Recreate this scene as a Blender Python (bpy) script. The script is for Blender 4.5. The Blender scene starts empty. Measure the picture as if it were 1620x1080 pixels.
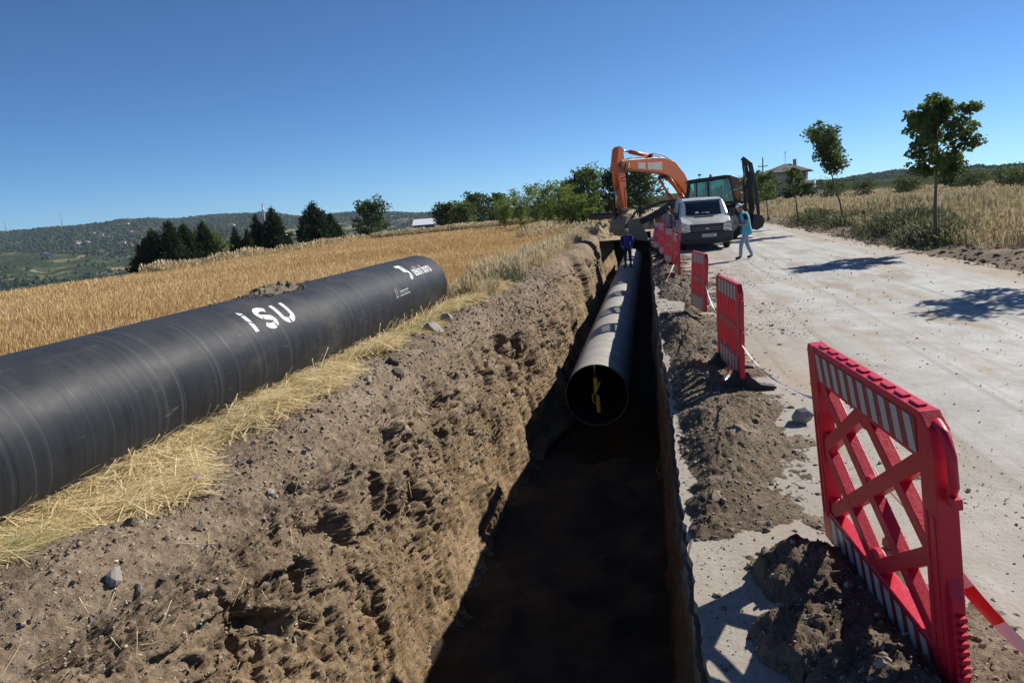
import bpy, bmesh, math, random
import numpy as np
from mathutils import Vector, Matrix, Euler
S = bpy.context.scene
COL = S.collection
R = math.radians
# ------------------------------------------------------------------ camera
cam_data = bpy.data.cameras.new('camera')
cam = bpy.data.objects.new('camera', cam_data); COL.objects.link(cam)
cam_data.sensor_width = 36.0; cam_data.lens = 26.0
cam_data.clip_start = 0.05; cam_data.clip_end = 20000
EYE = 2.1
cam.matrix_world = Matrix(((0.9811, 0.0426, 0.1888, 0), (0.1789, 0.1863, -0.9661, 0), (-0.0763, 0.9816, 0.1751, EYE), (0, 0, 0, 1)))
S.camera = cam
# ------------------------------------------------------------------ sky and sun
SUN_EL, SUN_AZ = R(34.5), R(45)          # azimuth from +Y towards +X
world = bpy.data.worlds.new('World'); S.world = world; world.use_nodes = True
wn = world.node_tree; wn.nodes.clear()
sky = wn.nodes.new('ShaderNodeTexSky'); sky.sky_type = 'NISHITA'; sky.sun_disc = False
sky.sun_elevation = SUN_EL; sky.sun_rotation = SUN_AZ
sky.altitude = 1200; sky.air_density = 0.65; sky.dust_density = 0.0; sky.ozone_density = 3.8
bg = wn.nodes.new('ShaderNodeBackground'); bg.inputs[1].default_value = 0.085
wo = wn.nodes.new('ShaderNodeOutputWorld')
deep = wn.nodes.new('ShaderNodeMix'); deep.data_type = 'RGBA'; deep.blend_type = 'MULTIPLY'; deep.inputs[0].default_value = 1.0
deep.inputs[7].default_value = (0.55, 0.79, 0.95, 1)     # the dry, deep blue of the day, over the whole sky
wn.links.new(sky.outputs[0], deep.inputs[6]); wn.links.new(deep.outputs[2], bg.inputs[0]); wn.links.new(bg.outputs[0], wo.inputs[0])
sd = bpy.data.lights.new('sun', 'SUN'); sd.energy = 5.0; sd.angle = R(0.53); sd.color = (1.0, 0.95, 0.865)
sun = bpy.data.objects.new('sun', sd); COL.objects.link(sun)
SUN_DIR = Vector((math.cos(SUN_EL) * math.sin(SUN_AZ), math.cos(SUN_EL) * math.cos(SUN_AZ), math.sin(SUN_EL)))
sun.rotation_euler = SUN_DIR.to_track_quat('Z', 'Y').to_euler(); sun.location = (20, 20, 30)
S.view_settings.view_transform = 'Standard'; S.view_settings.look = 'None'
S.view_settings.exposure = 0.47; S.view_settings.gamma = 1.0
S.view_settings.use_curve_mapping = False
S.render.engine = 'CYCLES'
S.cycles.max_bounces = 6; S.cycles.diffuse_bounces = 3; S.cycles.glossy_bounces = 3
S.cycles.transmission_bounces = 6; S.cycles.transparent_max_bounces = 8; S.cycles.volume_bounces = 0
S.cycles.use_denoising = True
rng = np.random.default_rng(7)
random.seed(7)

# ------------------------------------------------------------------ noise
def _hash(ix, iy, iz, seed):
    h = (ix.astype(np.int64) * 374761393 + iy.astype(np.int64) * 668265263 + iz.astype(np.int64) * 2147483647 + seed * 1274126177) & 0xFFFFFFFF
    h = ((h ^ (h >> 13)) * 1274126177) & 0xFFFFFFFF
    h = ((h ^ (h >> 16)) * 2246822519) & 0xFFFFFFFF
    return ((h ^ (h >> 15)) & 0xFFFFFF) / float(0xFFFFFF) * 2 - 1
def vn(x, y, z=None, seed=0):
    x = np.asarray(x, float); y = np.asarray(y, float)
    z = np.zeros_like(x) if z is None else np.asarray(z, float)
    x, y, z = np.broadcast_arrays(x, y, z)
    fx, fy, fz = np.floor(x), np.floor(y), np.floor(z)
    u, v, w = x - fx, y - fy, z - fz
    u = u * u * u * (u * (u * 6 - 15) + 10); v = v * v * v * (v * (v * 6 - 15) + 10); w = w * w * w * (w * (w * 6 - 15) + 10)
    r = 0
    for a in (0, 1):
        for b in (0, 1):
            for c in (0, 1):
                r = r + _hash(fx + a, fy + b, fz + c, seed) * (u if a else 1 - u) * (v if b else 1 - v) * (w if c else 1 - w)
    return r
def fbm(x, y, z=None, octv=4, seed=0, gain=0.5):
    z = np.zeros_like(np.asarray(x, float)) if z is None else z
    s, a, f = 0, 1.0, 1.0
    for k in range(octv):
        s = s + a * vn(np.asarray(x) * f, np.asarray(y) * f, np.asarray(z) * f, seed + k * 17); a *= gain; f *= 2.03
    return s
def facet(u, v, seed=0, tilt=0.5, crease=0.5, cw=0.10):
    """broken earth: cells with a height and a slope of their own, parted by narrow creases"""
    u, v = np.asarray(u, float), np.asarray(v, float); fu, fv = np.floor(u), np.floor(v); z0 = np.zeros_like(u)
    F1 = np.full(u.shape, 9.0); F2 = F1.copy(); H = z0.copy()
    for a in (-1, 0, 1):
        for b in (-1, 0, 1):
            cu, cv = fu + a, fv + b; du = u - cu - 0.5 - 0.45 * _hash(cu, cv, z0, seed); dv = v - cv - 0.5 - 0.45 * _hash(cu, cv, z0, seed + 1); dd = np.hypot(du, dv)
            h = 0.55 * _hash(cu, cv, z0, seed + 2) + tilt * (du * _hash(cu, cv, z0, seed + 3) + dv * _hash(cu, cv, z0, seed + 4)); n = dd < F1
            F2 = np.where(n, F1, np.minimum(F2, dd)); H = np.where(n, h, H); F1 = np.where(n, dd, F1)
    return H - crease * np.exp(-(F2 - F1) / cw)
def sstep(a, b, x):
    t = np.clip((np.asarray(x, float) - a) / (b - a), 0, 1); return t * t * (3 - 2 * t)

# ------------------------------------------------------------------ objects
def put(name, me, mats=(), parent=None, loc=None, rot=None, **props):
    o = bpy.data.objects.new(name, me); COL.objects.link(o)
    if me is not None and not me.materials:
        for m in (mats if isinstance(mats, (list, tuple)) else [mats]): me.materials.append(m)
    if parent is not None: o.parent = parent
    if loc is not None: o.location = loc
    if rot is not None: o.rotation_euler = rot
    for k, v in props.items(): o[k] = v
    return o
def tag(o, label, cat, group=None):
    o['label'] = label; o['category'] = cat
    if group: o['group'] = group
    return o
def thing(name, label, cat, loc=(0, 0, 0), rot=(0, 0, 0), group=None):
    o = bpy.data.objects.new(name, None); COL.objects.link(o)
    o.location = loc; o.rotation_euler = rot; o.empty_display_size = 0.2
    return tag(o, label, cat, group)
def kids(o): return [c for c in COL.objects if c.parent == o]
def dup(root, loc=None, rot=None, label=None):
    def cp(o, par):
        c = o.copy(); COL.objects.link(c)
        if par is not None: c.parent = par
        for k in tree_kids.get(o.name, []): cp(k, c)
        return c
    tree_kids = {}
    for o in COL.objects:
        if o.parent is not None: tree_kids.setdefault(o.parent.name, []).append(o)
    c = cp(root, None)
    if loc is not None: c.location = loc
    if rot is not None: c.rotation_euler = rot
    if label: c['label'] = label
    return c
def np_mesh(name, verts, faces, smooth=False, attr=None, k=None):
    """verts (N,3), faces (F,k) int array, all of one size"""
    verts = np.asarray(verts, np.float32); faces = np.asarray(faces, np.int32)
    me = bpy.data.meshes.new(name); k = faces.shape[1]
    me.vertices.add(len(verts)); me.vertices.foreach_set('co', verts.ravel())
    me.loops.add(faces.size); me.loops.foreach_set('vertex_index', faces.ravel())
    me.polygons.add(len(faces))
    me.polygons.foreach_set('loop_start', np.arange(0, faces.size, k, dtype=np.int32))
    me.polygons.foreach_set('loop_total', np.full(len(faces), k, np.int32))
    if smooth: me.polygons.foreach_set('use_smooth', np.ones(len(faces), bool))
    me.update(calc_edges=True)
    for an, av in (attr or {}).items():
        a = me.attributes.new(an, 'FLOAT', 'POINT'); a.data.foreach_set('value', np.asarray(av, np.float32).ravel())
    return me
def grid_mesh(name, P, smooth=True, attr=None, flip=False):
    """P (nu,nv,3)"""
    nu, nv = P.shape[:2]
    i = np.arange(nu * nv).reshape(nu, nv)
    f = np.stack([i[:-1, :-1], i[1:, :-1], i[1:, 1:], i[:-1, 1:]], -1).reshape(-1, 4)
    if flip: f = f[:, ::-1]
    return np_mesh(name, P.reshape(-1, 3), f, smooth, attr)

class MB:
    """collects simple shapes with material indices, then builds ONE mesh"""
    def __init__(s): s.v = []; s.f = []; s.m = []; s.sm = []; s.mi = 0; s.T = Matrix.Identity(4)
    def add(s, vs, fs, smooth=False):
        o = len(s.v); s.v += [tuple(s.T @ Vector(v)) for v in vs]
        for f in fs: s.f.append(tuple(i + o for i in f)); s.m.append(s.mi); s.sm.append(smooth)
        return s
    def box(s, c, d, rot=None, taper=1.0):
        x, y, z = d[0] / 2, d[1] / 2, d[2] / 2; t = taper
        vs = [(-x, -y, -z), (x, -y, -z), (x, y, -z), (-x, y, -z), (-x * t, -y * t, z), (x * t, -y * t, z), (x * t, y * t, z), (-x * t, y * t, z)]
        M = Matrix.Translation(c) @ (Euler(rot).to_matrix().to_4x4() if rot else Matrix.Identity(4))
        return s.add([M @ Vector(v) for v in vs], [(0, 3, 2, 1), (4, 5, 6, 7), (0, 1, 5, 4), (1, 2, 6, 5), (2, 3, 7, 6), (3, 0, 4, 7)])
    def bar(s, a, b, w, h, up=(0, 0, 1), w2=None, h2=None):
        a, b = Vector(a), Vector(b); d = (b - a).normalized(); u = Vector(up)
        if abs(d.dot(u)) > 0.99: u = Vector((0, 1, 0))
        r = d.cross(u).normalized(); u = r.cross(d)
        w2 = w if w2 is None else w2; h2 = h if h2 is None else h2
        vs = [a - r * w / 2 - u * h / 2, a + r * w / 2 - u * h / 2, a + r * w / 2 + u * h / 2, a - r * w / 2 + u * h / 2,
              b - r * w2 / 2 - u * h2 / 2, b + r * w2 / 2 - u * h2 / 2, b + r * w2 / 2 + u * h2 / 2, b - r * w2 / 2 + u * h2 / 2]
        return s.add(vs, [(0, 1, 2, 3), (7, 6, 5, 4), (0, 4, 5, 1), (1, 5, 6, 2), (2, 6, 7, 3), (3, 7, 4, 0)])
    def tube(s, pts, r, n=8, cap=True, smooth=True):
        pts = [Vector(p) for p in pts]; rs = r if isinstance(r, (list, tuple)) else [r] * len(pts)
        vs = []; fs = []; prev = None
        for i, p in enumerate(pts):
            d = (pts[min(i + 1, len(pts) - 1)] - pts[max(i - 1, 0)]).normalized()
            if prev is None:
                u = Vector((0, 0, 1)) if abs(d.z) < 0.9 else Vector((1, 0, 0))
            else: u = prev
            x = d.cross(u)
            if x.length < 1e-4: x = d.cross(Vector((1, 0.3, 0)))
            x.normalize(); u = x.cross(d).normalized(); prev = u
            for k in range(n):
                a = 2 * math.pi * k / n; vs.append(p + x * (rs[i] * math.cos(a)) + u * (rs[i] * math.sin(a)))
        for i in range(len(pts) - 1):
            for k in range(n):
                a, b = i * n + k, i * n + (k + 1) % n; fs.append((a, a + n, b + n, b))
        s.add(vs, fs, smooth)
        if cap:
            o = len(s.v) - len(vs)
            for f in (tuple(o + k for k in range(n)), tuple(o + (len(pts) - 1) * n + n - 1 - k for k in range(n))):
                s.f.append(f); s.m.append(s.mi); s.sm.append(False)
        return s
    def prism(s, poly, axis, t0, t1):
        """poly: 2D points; axis 'x': (y,z) extruded in x; 'y': (x,z); 'z': (x,y)"""
        def P(p, t): return {'x': (t, p[0], p[1]), 'y': (p[0], t, p[1]), 'z': (p[0], p[1], t)}[axis]
        n = len(poly); vs = [P(p, t0) for p in poly] + [P(p, t1) for p in poly]
        fs = [tuple(range(n)), tuple(range(2 * n - 1, n - 1, -1))] + [(i, i + n, (i + 1) % n + n, (i + 1) % n) for i in range(n)]
        return s.add(vs, fs)
    def lathe(s, prof, n=24, axis='z', c=(0, 0, 0), smooth=True):
        """prof (r,h) list"""
        vs = []; fs = []
        for r, h in prof:
            for k in range(n):
                a = 2 * math.pi * k / n; x, y = r * math.cos(a), r * math.sin(a)
                v = {'z': (x, y, h), 'x': (h, x, y), 'y': (y, h, x)}[axis]; vs.append((v[0] + c[0], v[1] + c[1], v[2] + c[2]))
        for i in range(len(prof) - 1):
            for k in range(n):
                a, b = i * n + k, i * n + (k + 1) % n; fs.append((a, b, b + n, a + n))
        return s.add(vs, fs, smooth)
    def quad(s, *p): return s.add(p, [tuple(range(len(p)))])
    def ball(s, c, r, n=8, m=6):
        r = (r, r, r) if not isinstance(r, (tuple, list)) else r
        vs = [(c[0], c[1], c[2] - r[2])]; fs = []
        for i in range(1, m):
            t = -math.pi / 2 + math.pi * i / m
            for k in range(n):
                a = 2 * math.pi * k / n; vs.append((c[0] + r[0] * math.cos(t) * math.cos(a), c[1] + r[1] * math.cos(t) * math.sin(a), c[2] + r[2] * math.sin(t)))
        vs.append((c[0], c[1], c[2] + r[2])); L = len(vs) - 1
        for k in range(n):
            k2 = (k + 1) % n; fs.append((0, 1 + k2, 1 + k)); fs.append((L, L - n + k, L - n + k2))
            for i in range(m - 2): fs.append((1 + i * n + k, 1 + i * n + k2, 1 + (i + 1) * n + k2, 1 + (i + 1) * n + k))
        return s.add(vs, fs, True)
    def mesh(s, name):
        me = bpy.data.meshes.new(name); me.from_pydata(s.v, [], s.f)
        me.polygons.foreach_set('material_index', s.m); me.polygons.foreach_set('use_smooth', s.sm); me.update()
        return me
    def islands(s):
        par = list(range(len(s.v)))
        def find(a):
            while par[a] != a: par[a] = par[par[a]]; a = par[a]
            return a
        for f in s.f:
            r0 = find(f[0])
            for i in f[1:]: par[find(i)] = r0
        out = {}
        for f, mi, sm in zip(s.f, s.m, s.sm): out.setdefault(find(f[0]), []).append((f, mi, sm))
        for fl in out.values():
            q = MB(); ids = {}
            for f, mi, sm in fl:
                for i in f:
                    if i not in ids: ids[i] = len(q.v); q.v.append(s.v[i])
                q.f.append(tuple(ids[i] for i in f)); q.m.append(mi); q.sm.append(sm)
            yield q
    def each(s, name, mats, parent=None, **kw):
        """every separate piece becomes an object of its own"""
        return [q.build(name, mats, parent, **kw) for q in s.islands()]
    def build(s, name, mats, parent=None, bevel=0, seg=2, fixn=True, **kw):
        me = s.mesh(name)
        if fixn or bevel:
            bm = bmesh.new(); bm.from_mesh(me)
            bmesh.ops.recalc_face_normals(bm, faces=bm.faces)
            bm.to_mesh(me); bm.free()
        o = put(name, me, mats, parent, **kw)
        if bevel:
            b = o.modifiers.new('bevel', 'BEVEL'); b.width = bevel; b.segments = seg; b.limit_method = 'ANGLE'; b.angle_limit = R(40); b.harden_normals = True
        return o

# ------------------------------------------------------------------ materials
class NT:
    def __init__(s, name):
        s.mat = bpy.data.materials.new(name); s.mat.use_nodes = True; s.t = s.mat.node_tree
        s.b = s.t.nodes['Principled BSDF']; s.out = s.t.nodes['Material Output']
    def n(s, typ, ins=None, **props):
        nd = s.t.nodes.new('ShaderNode' + typ)
        for k, v in props.items(): setattr(nd, k, v)
        for k, v in (ins or {}).items(): s.set(nd, k, v)
        return nd
    def set(s, nd, k, v):
        sk = nd.inputs[k]
        if hasattr(v, 'is_output') or isinstance(v, bpy.types.NodeSocket): s.t.links.new(v, sk)
        elif isinstance(v, bpy.types.Node): s.t.links.new(v.outputs[0], sk)
        else:
            if isinstance(v, (tuple, list)) and len(v) == 3 and sk.type == 'RGBA': v = (*v, 1)
            sk.default_value = v
    def P(s, **kw):
        for k, v in kw.items(): s.set(s.b, k.replace('_', ' '), v)
        return s
    def co(s, which='Object'): return s.n('TexCoord').outputs[which]
    def noise(s, scale, detail=4, rough=0.55, co=None, dist=0, dim='3D'):
        d = {'Scale': scale, 'Detail': detail, 'Roughness': rough, 'Distortion': dist}
        if co is not None: d['Vector'] = co
        return s.n('TexNoise', d, noise_dimensions=dim).outputs['Fac']
    def mapping(s, co, scale=(1, 1, 1), rot=(0, 0, 0), loc=(0, 0, 0)):
        return s.n('Mapping', {'Vector': co, 'Scale': scale, 'Rotation': rot, 'Location': loc}).outputs[0]
    def ramp(s, fac, stops, interp='LINEAR'):
        r = s.n('ValToRGB', {0: fac}); cr = r.color_ramp; cr.interpolation = interp
        while len(cr.elements) > 2: cr.elements.remove(cr.elements[-1])
        for i, (p, c) in enumerate(stops):
            e = cr.elements[i] if i < 2 else cr.elements.new(p)
            e.position = p; e.color = (*c, 1) if isinstance(c, (tuple, list)) else (c, c, c, 1)
        return r.outputs[0]
    def mix(s, fac, a, b, mode='MIX'):
        m = s.n('Mix', data_type='RGBA', blend_type=mode)
        s.set(m, 0, fac); s.set(m, 6, a); s.set(m, 7, b); return m.outputs[2]
    def math(s, op, a, b=0.0, c=None):
        m = s.n('Math', {0: a, 1: b}, operation=op)
        if c is not None: s.set(m, 2, c)
        return m.outputs[0]
    def bump(s, h, strength=0.5, dist=0.02, normal=None):
        d = {'Strength': strength, 'Distance': dist, 'Height': h}
        if normal is not None: d['Normal'] = normal
        return s.n('Bump', d).outputs[0]
    def attr(s, name): return s.n('Attribute', attribute_name=name).outputs['Fac']

def simple(name, col, rough=0.6, metal=0.0, var=0.12, scale=6, bump=0.0, coat=0.0, spec=0.5):
    m = NT(name); co = m.co()
    nz = m.noise(scale, 5, 0.6, co)
    c = m.mix(nz, tuple(x * (1 - var) for x in col), tuple(min(1, x * (1 + var)) for x in col))
    m.P(Base_Color=c, Metallic=metal, Coat_Weight=coat, Specular_IOR_Level=spec)
    m.set(m.b, 'Roughness', m.ramp(m.noise(scale * 3, 4, 0.6, co), [(0.3, max(0, rough - 0.08)), (0.7, min(1, rough + 0.08))]))
    if bump: m.set(m.b, 'Normal', m.bump(m.noise(scale * 8, 4, 0.6, co), 0.4, bump))
    return m.mat
def worn(name, col, dirt=(0.16, 0.12, 0.085), amt=0.45, rough=0.45, metal=0.0, scale=2.5, coat=0.0):
    """paint with dust and scuffs"""
    m = NT(name); co = m.co()
    k = m.ramp(m.noise(scale, 8, 0.68, co), [(0.5 - amt * 0.35, 1.0), (0.78, 0.0)])
    k2 = m.ramp(m.noise(scale * 9, 5, 0.6, co), [(0.56, 0.0), (0.75, 0.7)])
    c = m.mix(m.math('MULTIPLY', m.math('SUBTRACT', 1.0, k), amt + 0.25), col, dirt)
    c = m.mix(m.math('MULTIPLY', k2, amt), c, dirt)
    m.P(Base_Color=c, Metallic=metal, Coat_Weight=coat)
    m.set(m.b, 'Roughness', m.mix(k2, (rough,) * 3, (0.85,) * 3))
    m.set(m.b, 'Normal', m.bump(m.noise(scale * 14, 3, 0.5, co), 0.15, 0.01))
    return m.mat
# ================================================================== ground materials
def dirt_mat(name, dark, mid, light, hscale=1.0, bump=0.03, strata=None, streak=False, pebbles=0.7):
    m = NT(name); co = m.co()
    big = m.noise(0.9 * hscale, 5, 0.6, co); med = m.noise(5 * hscale, 8, 0.66, co); fin = m.noise(38 * hscale, 5, 0.7, co)
    gr = m.noise(110 * hscale, 4, 0.75, co)
    f = m.math('ADD', m.math('MULTIPLY', big, 0.30), m.math('ADD', m.math('MULTIPLY', med, 0.30), m.math('ADD', m.math('MULTIPLY', fin, 0.30), m.math('MULTIPLY', gr, 0.20))))
    c = m.ramp(f, [(0.42, dark), (0.55, mid), (0.69, light)])
    if strata:                       # deeper soil is browner: colour follows the height of the soil layers
        sep = m.n('SeparateXYZ', {0: co}); z = m.math('ADD', sep.outputs[2], m.math('MULTIPLY', m.math('SUBTRACT', med, 0.5), 1.1))
        k = m.ramp(m.n('MapRange', {0: z, 1: strata[0], 2: strata[1]}).outputs[0], [(0.0, 1.0), (1.0, 0.0)])
        c = m.mix(m.math('MULTIPLY', k, 0.8), c, m.ramp(f, [(0.42, strata[2]), (0.55, strata[3]), (0.69, strata[4])]))
    # pebbles
    vo = m.n('TexVoronoi', {'Vector': co, 'Scale': 34 * hscale, 'Randomness': 1.0})
    peb = m.ramp(vo.outputs['Distance'], [(0.18, 1.0), (0.30, 0.0)])
    sel = m.ramp(vo.outputs['Color'], [(0.80, 0.0), (0.84, 1.0)])
    pk = m.math('MULTIPLY', peb, sel)
    c = m.mix(m.math('MULTIPLY', pk, pebbles), c, (0.42, 0.38, 0.33))
    h = m.math('ADD', m.math('MULTIPLY', med, 0.6), m.math('ADD', m.math('MULTIPLY', fin, 0.7), m.math('MULTIPLY', gr, 0.35)))
    h = m.math('ADD', h, m.math('MULTIPLY', pk, 0.12))
    if streak:
        st = m.noise(1.0, 5, 0.6, m.mapping(co, (9, 9, 0.9)))
        h = m.math('ADD', h, m.math('MULTIPLY', st, 0.5))
        c = m.mix(m.math('MULTIPLY', m.ramp(st, [(0.5, 0.0), (0.72, 1.0)]), 0.35), c, light)
    m.P(Base_Color=c, Roughness=0.95, Specular_IOR_Level=0.15)
    m.set(m.b, 'Normal', m.bump(h, 0.9, bump))
    return m.mat
M_BANK = dirt_mat('bank_soil', (0.062, 0.045, 0.029), (0.195, 0.145, 0.098), (0.37, 0.295, 0.21), 1.0, 0.022,
                  strata=(-1.6, 0.15, (0.095, 0.060, 0.030), (0.245, 0.163, 0.086), (0.42, 0.305, 0.18)), streak=True)
M_FLOOR = dirt_mat('trench_floor_soil', (0.030, 0.024, 0.018), (0.055, 0.042, 0.030), (0.085, 0.066, 0.048), 1.0, 0.03, pebbles=0.08)  # soil colour darkened so the trench floor reads as deep shade
M_VERGE = dirt_mat('verge_soil', (0.052, 0.039, 0.027), (0.145, 0.109, 0.074), (0.31, 0.245, 0.175), 1.0, 0.018)
M_CLOD = dirt_mat('clod_soil', (0.08, 0.062, 0.047), (0.17, 0.133, 0.10), (0.28, 0.23, 0.18), 2.0, 0.02)
M_TAN = dirt_mat('tan_soil', (0.20, 0.15, 0.09), (0.33, 0.25, 0.155), (0.42, 0.33, 0.22), 0.4, 0.02)
M_STONE = simple('stone_grey', (0.30, 0.27, 0.235), 0.9, var=0.35, scale=9, bump=0.01)
M_STONE2 = simple('stone_brown', (0.23, 0.17, 0.115), 0.9, var=0.35, scale=9, bump=0.01)

def straw_mat(name, stops, trans=0.25):
    m = NT(name); a = m.attr('tint')
    c = m.ramp(a, stops)
    m.P(Base_Color=c, Roughness=0.7, Specular_IOR_Level=0.2)
    tr = m.n('BsdfTranslucent', {'Color': c}); mx = m.n('MixShader', {0: trans, 1: m.b.outputs[0], 2: tr.outputs[0]})
    m.t.links.new(mx.outputs[0], m.out.inputs[0]); return m.mat
M_WHEAT = straw_mat('wheat_stubble', [(0.0, (0.40, 0.255, 0.10)), (0.45, (0.56, 0.39, 0.175)), (0.8, (0.66, 0.50, 0.26)), (1.0, (0.74, 0.60, 0.36))])
M_STRAW = straw_mat('straw', [(0.0, (0.40, 0.29, 0.13)), (0.4, (0.70, 0.55, 0.28)), (0.91, (0.86, 0.75, 0.48)), (0.97, (0.30, 0.31, 0.12))])
M_DRY = straw_mat('dry_grass', [(0.0, (0.13, 0.145, 0.075)), (0.3, (0.27, 0.25, 0.14)), (0.6, (0.47, 0.38, 0.22)), (1.0, (0.66, 0.55, 0.35))])
M_WEED = straw_mat('green_weed', [(0.0, (0.06, 0.075, 0.035)), (0.5, (0.13, 0.145, 0.07)), (1.0, (0.26, 0.25, 0.13))])

# field soil under the stubble
m = NT('field_soil'); co = m.co()
a, b = m.noise(0.06, 4, 0.6, co), m.noise(3.0, 8, 0.7, co)
rows = m.noise(1.0, 3, 0.5, m.mapping(co, (1.6, 0.05, 1), (0, 0, R(8))))
c = m.ramp(m.math('ADD', m.math('MULTIPLY', b, 0.6), m.math('MULTIPLY', rows, 0.4)), [(0.33, (0.38, 0.25, 0.11)), (0.5, (0.54, 0.38, 0.17)), (0.7, (0.63, 0.48, 0.25))])
m.P(Base_Color=m.mix(m.ramp(a, [(0.35, 0.0), (0.7, 0.45)]), c, (0.40, 0.25, 0.10)), Roughness=0.95, Specular_IOR_Level=0.1)
m.set(m.b, 'Normal', m.bump(b, 0.8, 0.1)); M_FIELD = m.mat
# dusty concrete road
m = NT('dusty_road'); co = m.co()
n1 = m.noise(0.35, 6, 0.62, co); n2 = m.noise(1.6, 8, 0.7, co); n3 = m.noise(26, 5, 0.7, co)
tr = m.noise(1.0, 6, 0.62, m.mapping(co, (1.5, 0.16, 1)))
tr2 = m.noise(1.0, 4, 0.6, m.mapping(co, (0.9, 0.35, 1), (0, 0, R(35))))
c = m.ramp(m.math('ADD', m.math('MULTIPLY', n2, 0.5), m.math('ADD', m.math('MULTIPLY', n1, 0.3), m.math('MULTIPLY', n3, 0.25))),
           [(0.36, (0.285, 0.285, 0.262)), (0.52, (0.425, 0.422, 0.395)), (0.70, (0.58, 0.575, 0.54))])
c = m.mix(m.math('MULTIPLY', m.ramp(tr, [(0.48, 0.0), (0.64, 1.0)]), 0.48), c, (0.33, 0.255, 0.165))
c = m.mix(m.math('MULTIPLY', m.ramp(tr2, [(0.53, 0.0), (0.64, 1.0)]), 0.6), c, (0.27, 0.20, 0.13))
rut = m.noise(1.0, 4, 0.55, m.mapping(co, (3.6, 0.07, 1), (0, 0, R(-2))))
c = m.mix(m.math('MULTIPLY', m.ramp(rut, [(0.54, 0.0), (0.62, 1.0)]), m.math('MULTIPLY', n2, 0.9)), c, (0.26, 0.225, 0.18))
# soil trodden onto the lane next to the trench and at the far kerb
sep = m.n('SeparateXYZ', {0: co})
xx = m.math('ADD', sep.outputs[0], m.math('MULTIPLY', m.math('SUBTRACT', n2, 0.5), 2.4))
edge = m.ramp(m.n('MapRange', {0: xx, 1: 1.0, 2: 3.4}).outputs[0], [(0.0, 0.85), (1.0, 0.0)])
edge2 = m.ramp(m.n('MapRange', {0: xx, 1: 6.3, 2: 7.7}).outputs[0], [(0.0, 0.0), (1.0, 0.9)])
c = m.mix(m.math('MULTIPLY', edge, m.ramp(n3, [(0.35, 0.4), (0.6, 1.0)])), c, (0.30, 0.245, 0.18))
c = m.mix(edge2, c, (0.34, 0.26, 0.18))
grit = m.n('TexVoronoi', {'Vector': co, 'Scale': 22, 'Randomness': 1.0})
gk = m.math('MULTIPLY', m.ramp(grit.outputs['Distance'], [(0.12, 1.0), (0.24, 0.0)]), m.ramp(grit.outputs['Color'], [(0.72, 0.0), (0.78, 1.0)]))
c = m.mix(m.math('MULTIPLY', gk, 0.6), c, (0.13, 0.10, 0.075))
crk = m.n('TexVoronoi', {'Vector': m.mix(0.25, co, m.n('TexNoise', {'Vector': co, 'Scale': 1.4}).outputs['Color']), 'Scale': 0.42}, feature='DISTANCE_TO_EDGE')
m.P(Base_Color=m.mix(m.ramp(crk.outputs[0], [(0.002, 0.16), (0.006, 0.0)]), c, (0.16, 0.13, 0.10)), Roughness=0.92, Specular_IOR_Level=0.2)
m.set(m.b, 'Normal', m.bump(m.math('ADD', m.math('MULTIPLY', n2, 0.6), m.math('ADD', m.math('MULTIPLY', n3, 0.3), m.math('MULTIPLY', gk, 0.15))), 0.7, 0.03))
M_ROAD = m.mat
# shoulder and rough ground on the far side of the road
M_SHOULDER = dirt_mat('shoulder_soil', (0.10, 0.075, 0.05), (0.22, 0.165, 0.11), (0.34, 0.27, 0.19), 0.8, 0.04)
# cut face on the road side of the trench
m = NT('cut_face'); co = m.co()
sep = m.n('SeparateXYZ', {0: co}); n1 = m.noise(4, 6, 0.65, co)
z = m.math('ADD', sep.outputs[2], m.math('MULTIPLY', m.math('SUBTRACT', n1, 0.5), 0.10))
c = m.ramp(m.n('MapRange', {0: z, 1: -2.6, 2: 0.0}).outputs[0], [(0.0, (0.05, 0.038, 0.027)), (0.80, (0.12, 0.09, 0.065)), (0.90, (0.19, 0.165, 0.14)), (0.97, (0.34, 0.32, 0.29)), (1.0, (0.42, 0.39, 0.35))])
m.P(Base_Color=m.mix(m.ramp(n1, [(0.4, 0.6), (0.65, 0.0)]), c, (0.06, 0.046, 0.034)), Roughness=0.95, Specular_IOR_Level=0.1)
m.set(m.b, 'Normal', m.bump(m.noise(14, 6, 0.65, co), 0.9, 0.04)); M_CUT = m.mat

# ================================================================== near ground: bank, trench, verge, road
def ylist(y0, y1, dmin, k):
    y = [y0]
    while y[-1] < y1: y.append(y[-1] + max(dmin, abs(y[-1]) * k))
    return np.array(y)
BY = np.concatenate([np.arange(-4, 1.5, 0.15), ylist(1.5, 58, 0.019, 0.0047)])
prof = np.array([(-4.75, 0.07), (-4.3, 0.10), (-3.9, 0.22), (-3.55, 0.34), (-3.2, 0.33), (-2.93, 0.22), (-2.76, -0.05), (-2.65, -0.5), (-2.52, -1.2), (-2.36, -2.0), (-2.22, -2.50), (-2.02, -2.72)])
L = np.concatenate([[0], np.cumsum(np.hypot(*np.diff(prof, axis=0).T))])
ss = np.concatenate([np.linspace(0, L[3], 50, endpoint=False), np.linspace(L[3], L[-1], 250)])
px_ = np.interp(ss, L, prof[:, 0]); pz_ = np.interp(ss, L, prof[:, 1])
kern = np.hanning(23); kern /= kern.sum()
for arr in (px_, pz_): arr[:] = np.convolve(np.pad(arr, 11, mode='edge'), kern, 'valid')
YY, SS = np.meshgrid(BY, ss, indexing='ij')
PX = np.broadcast_to(px_, YY.shape).copy(); PZ = np.broadcast_to(pz_, YY.shape).copy()
NX = np.gradient(pz_, ss); NZ = -np.gradient(px_, ss)
nl = np.hypot(NX, NZ); NX, NZ = -NX / nl, -NZ / nl      # outward (towards +x, +z)
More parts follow.
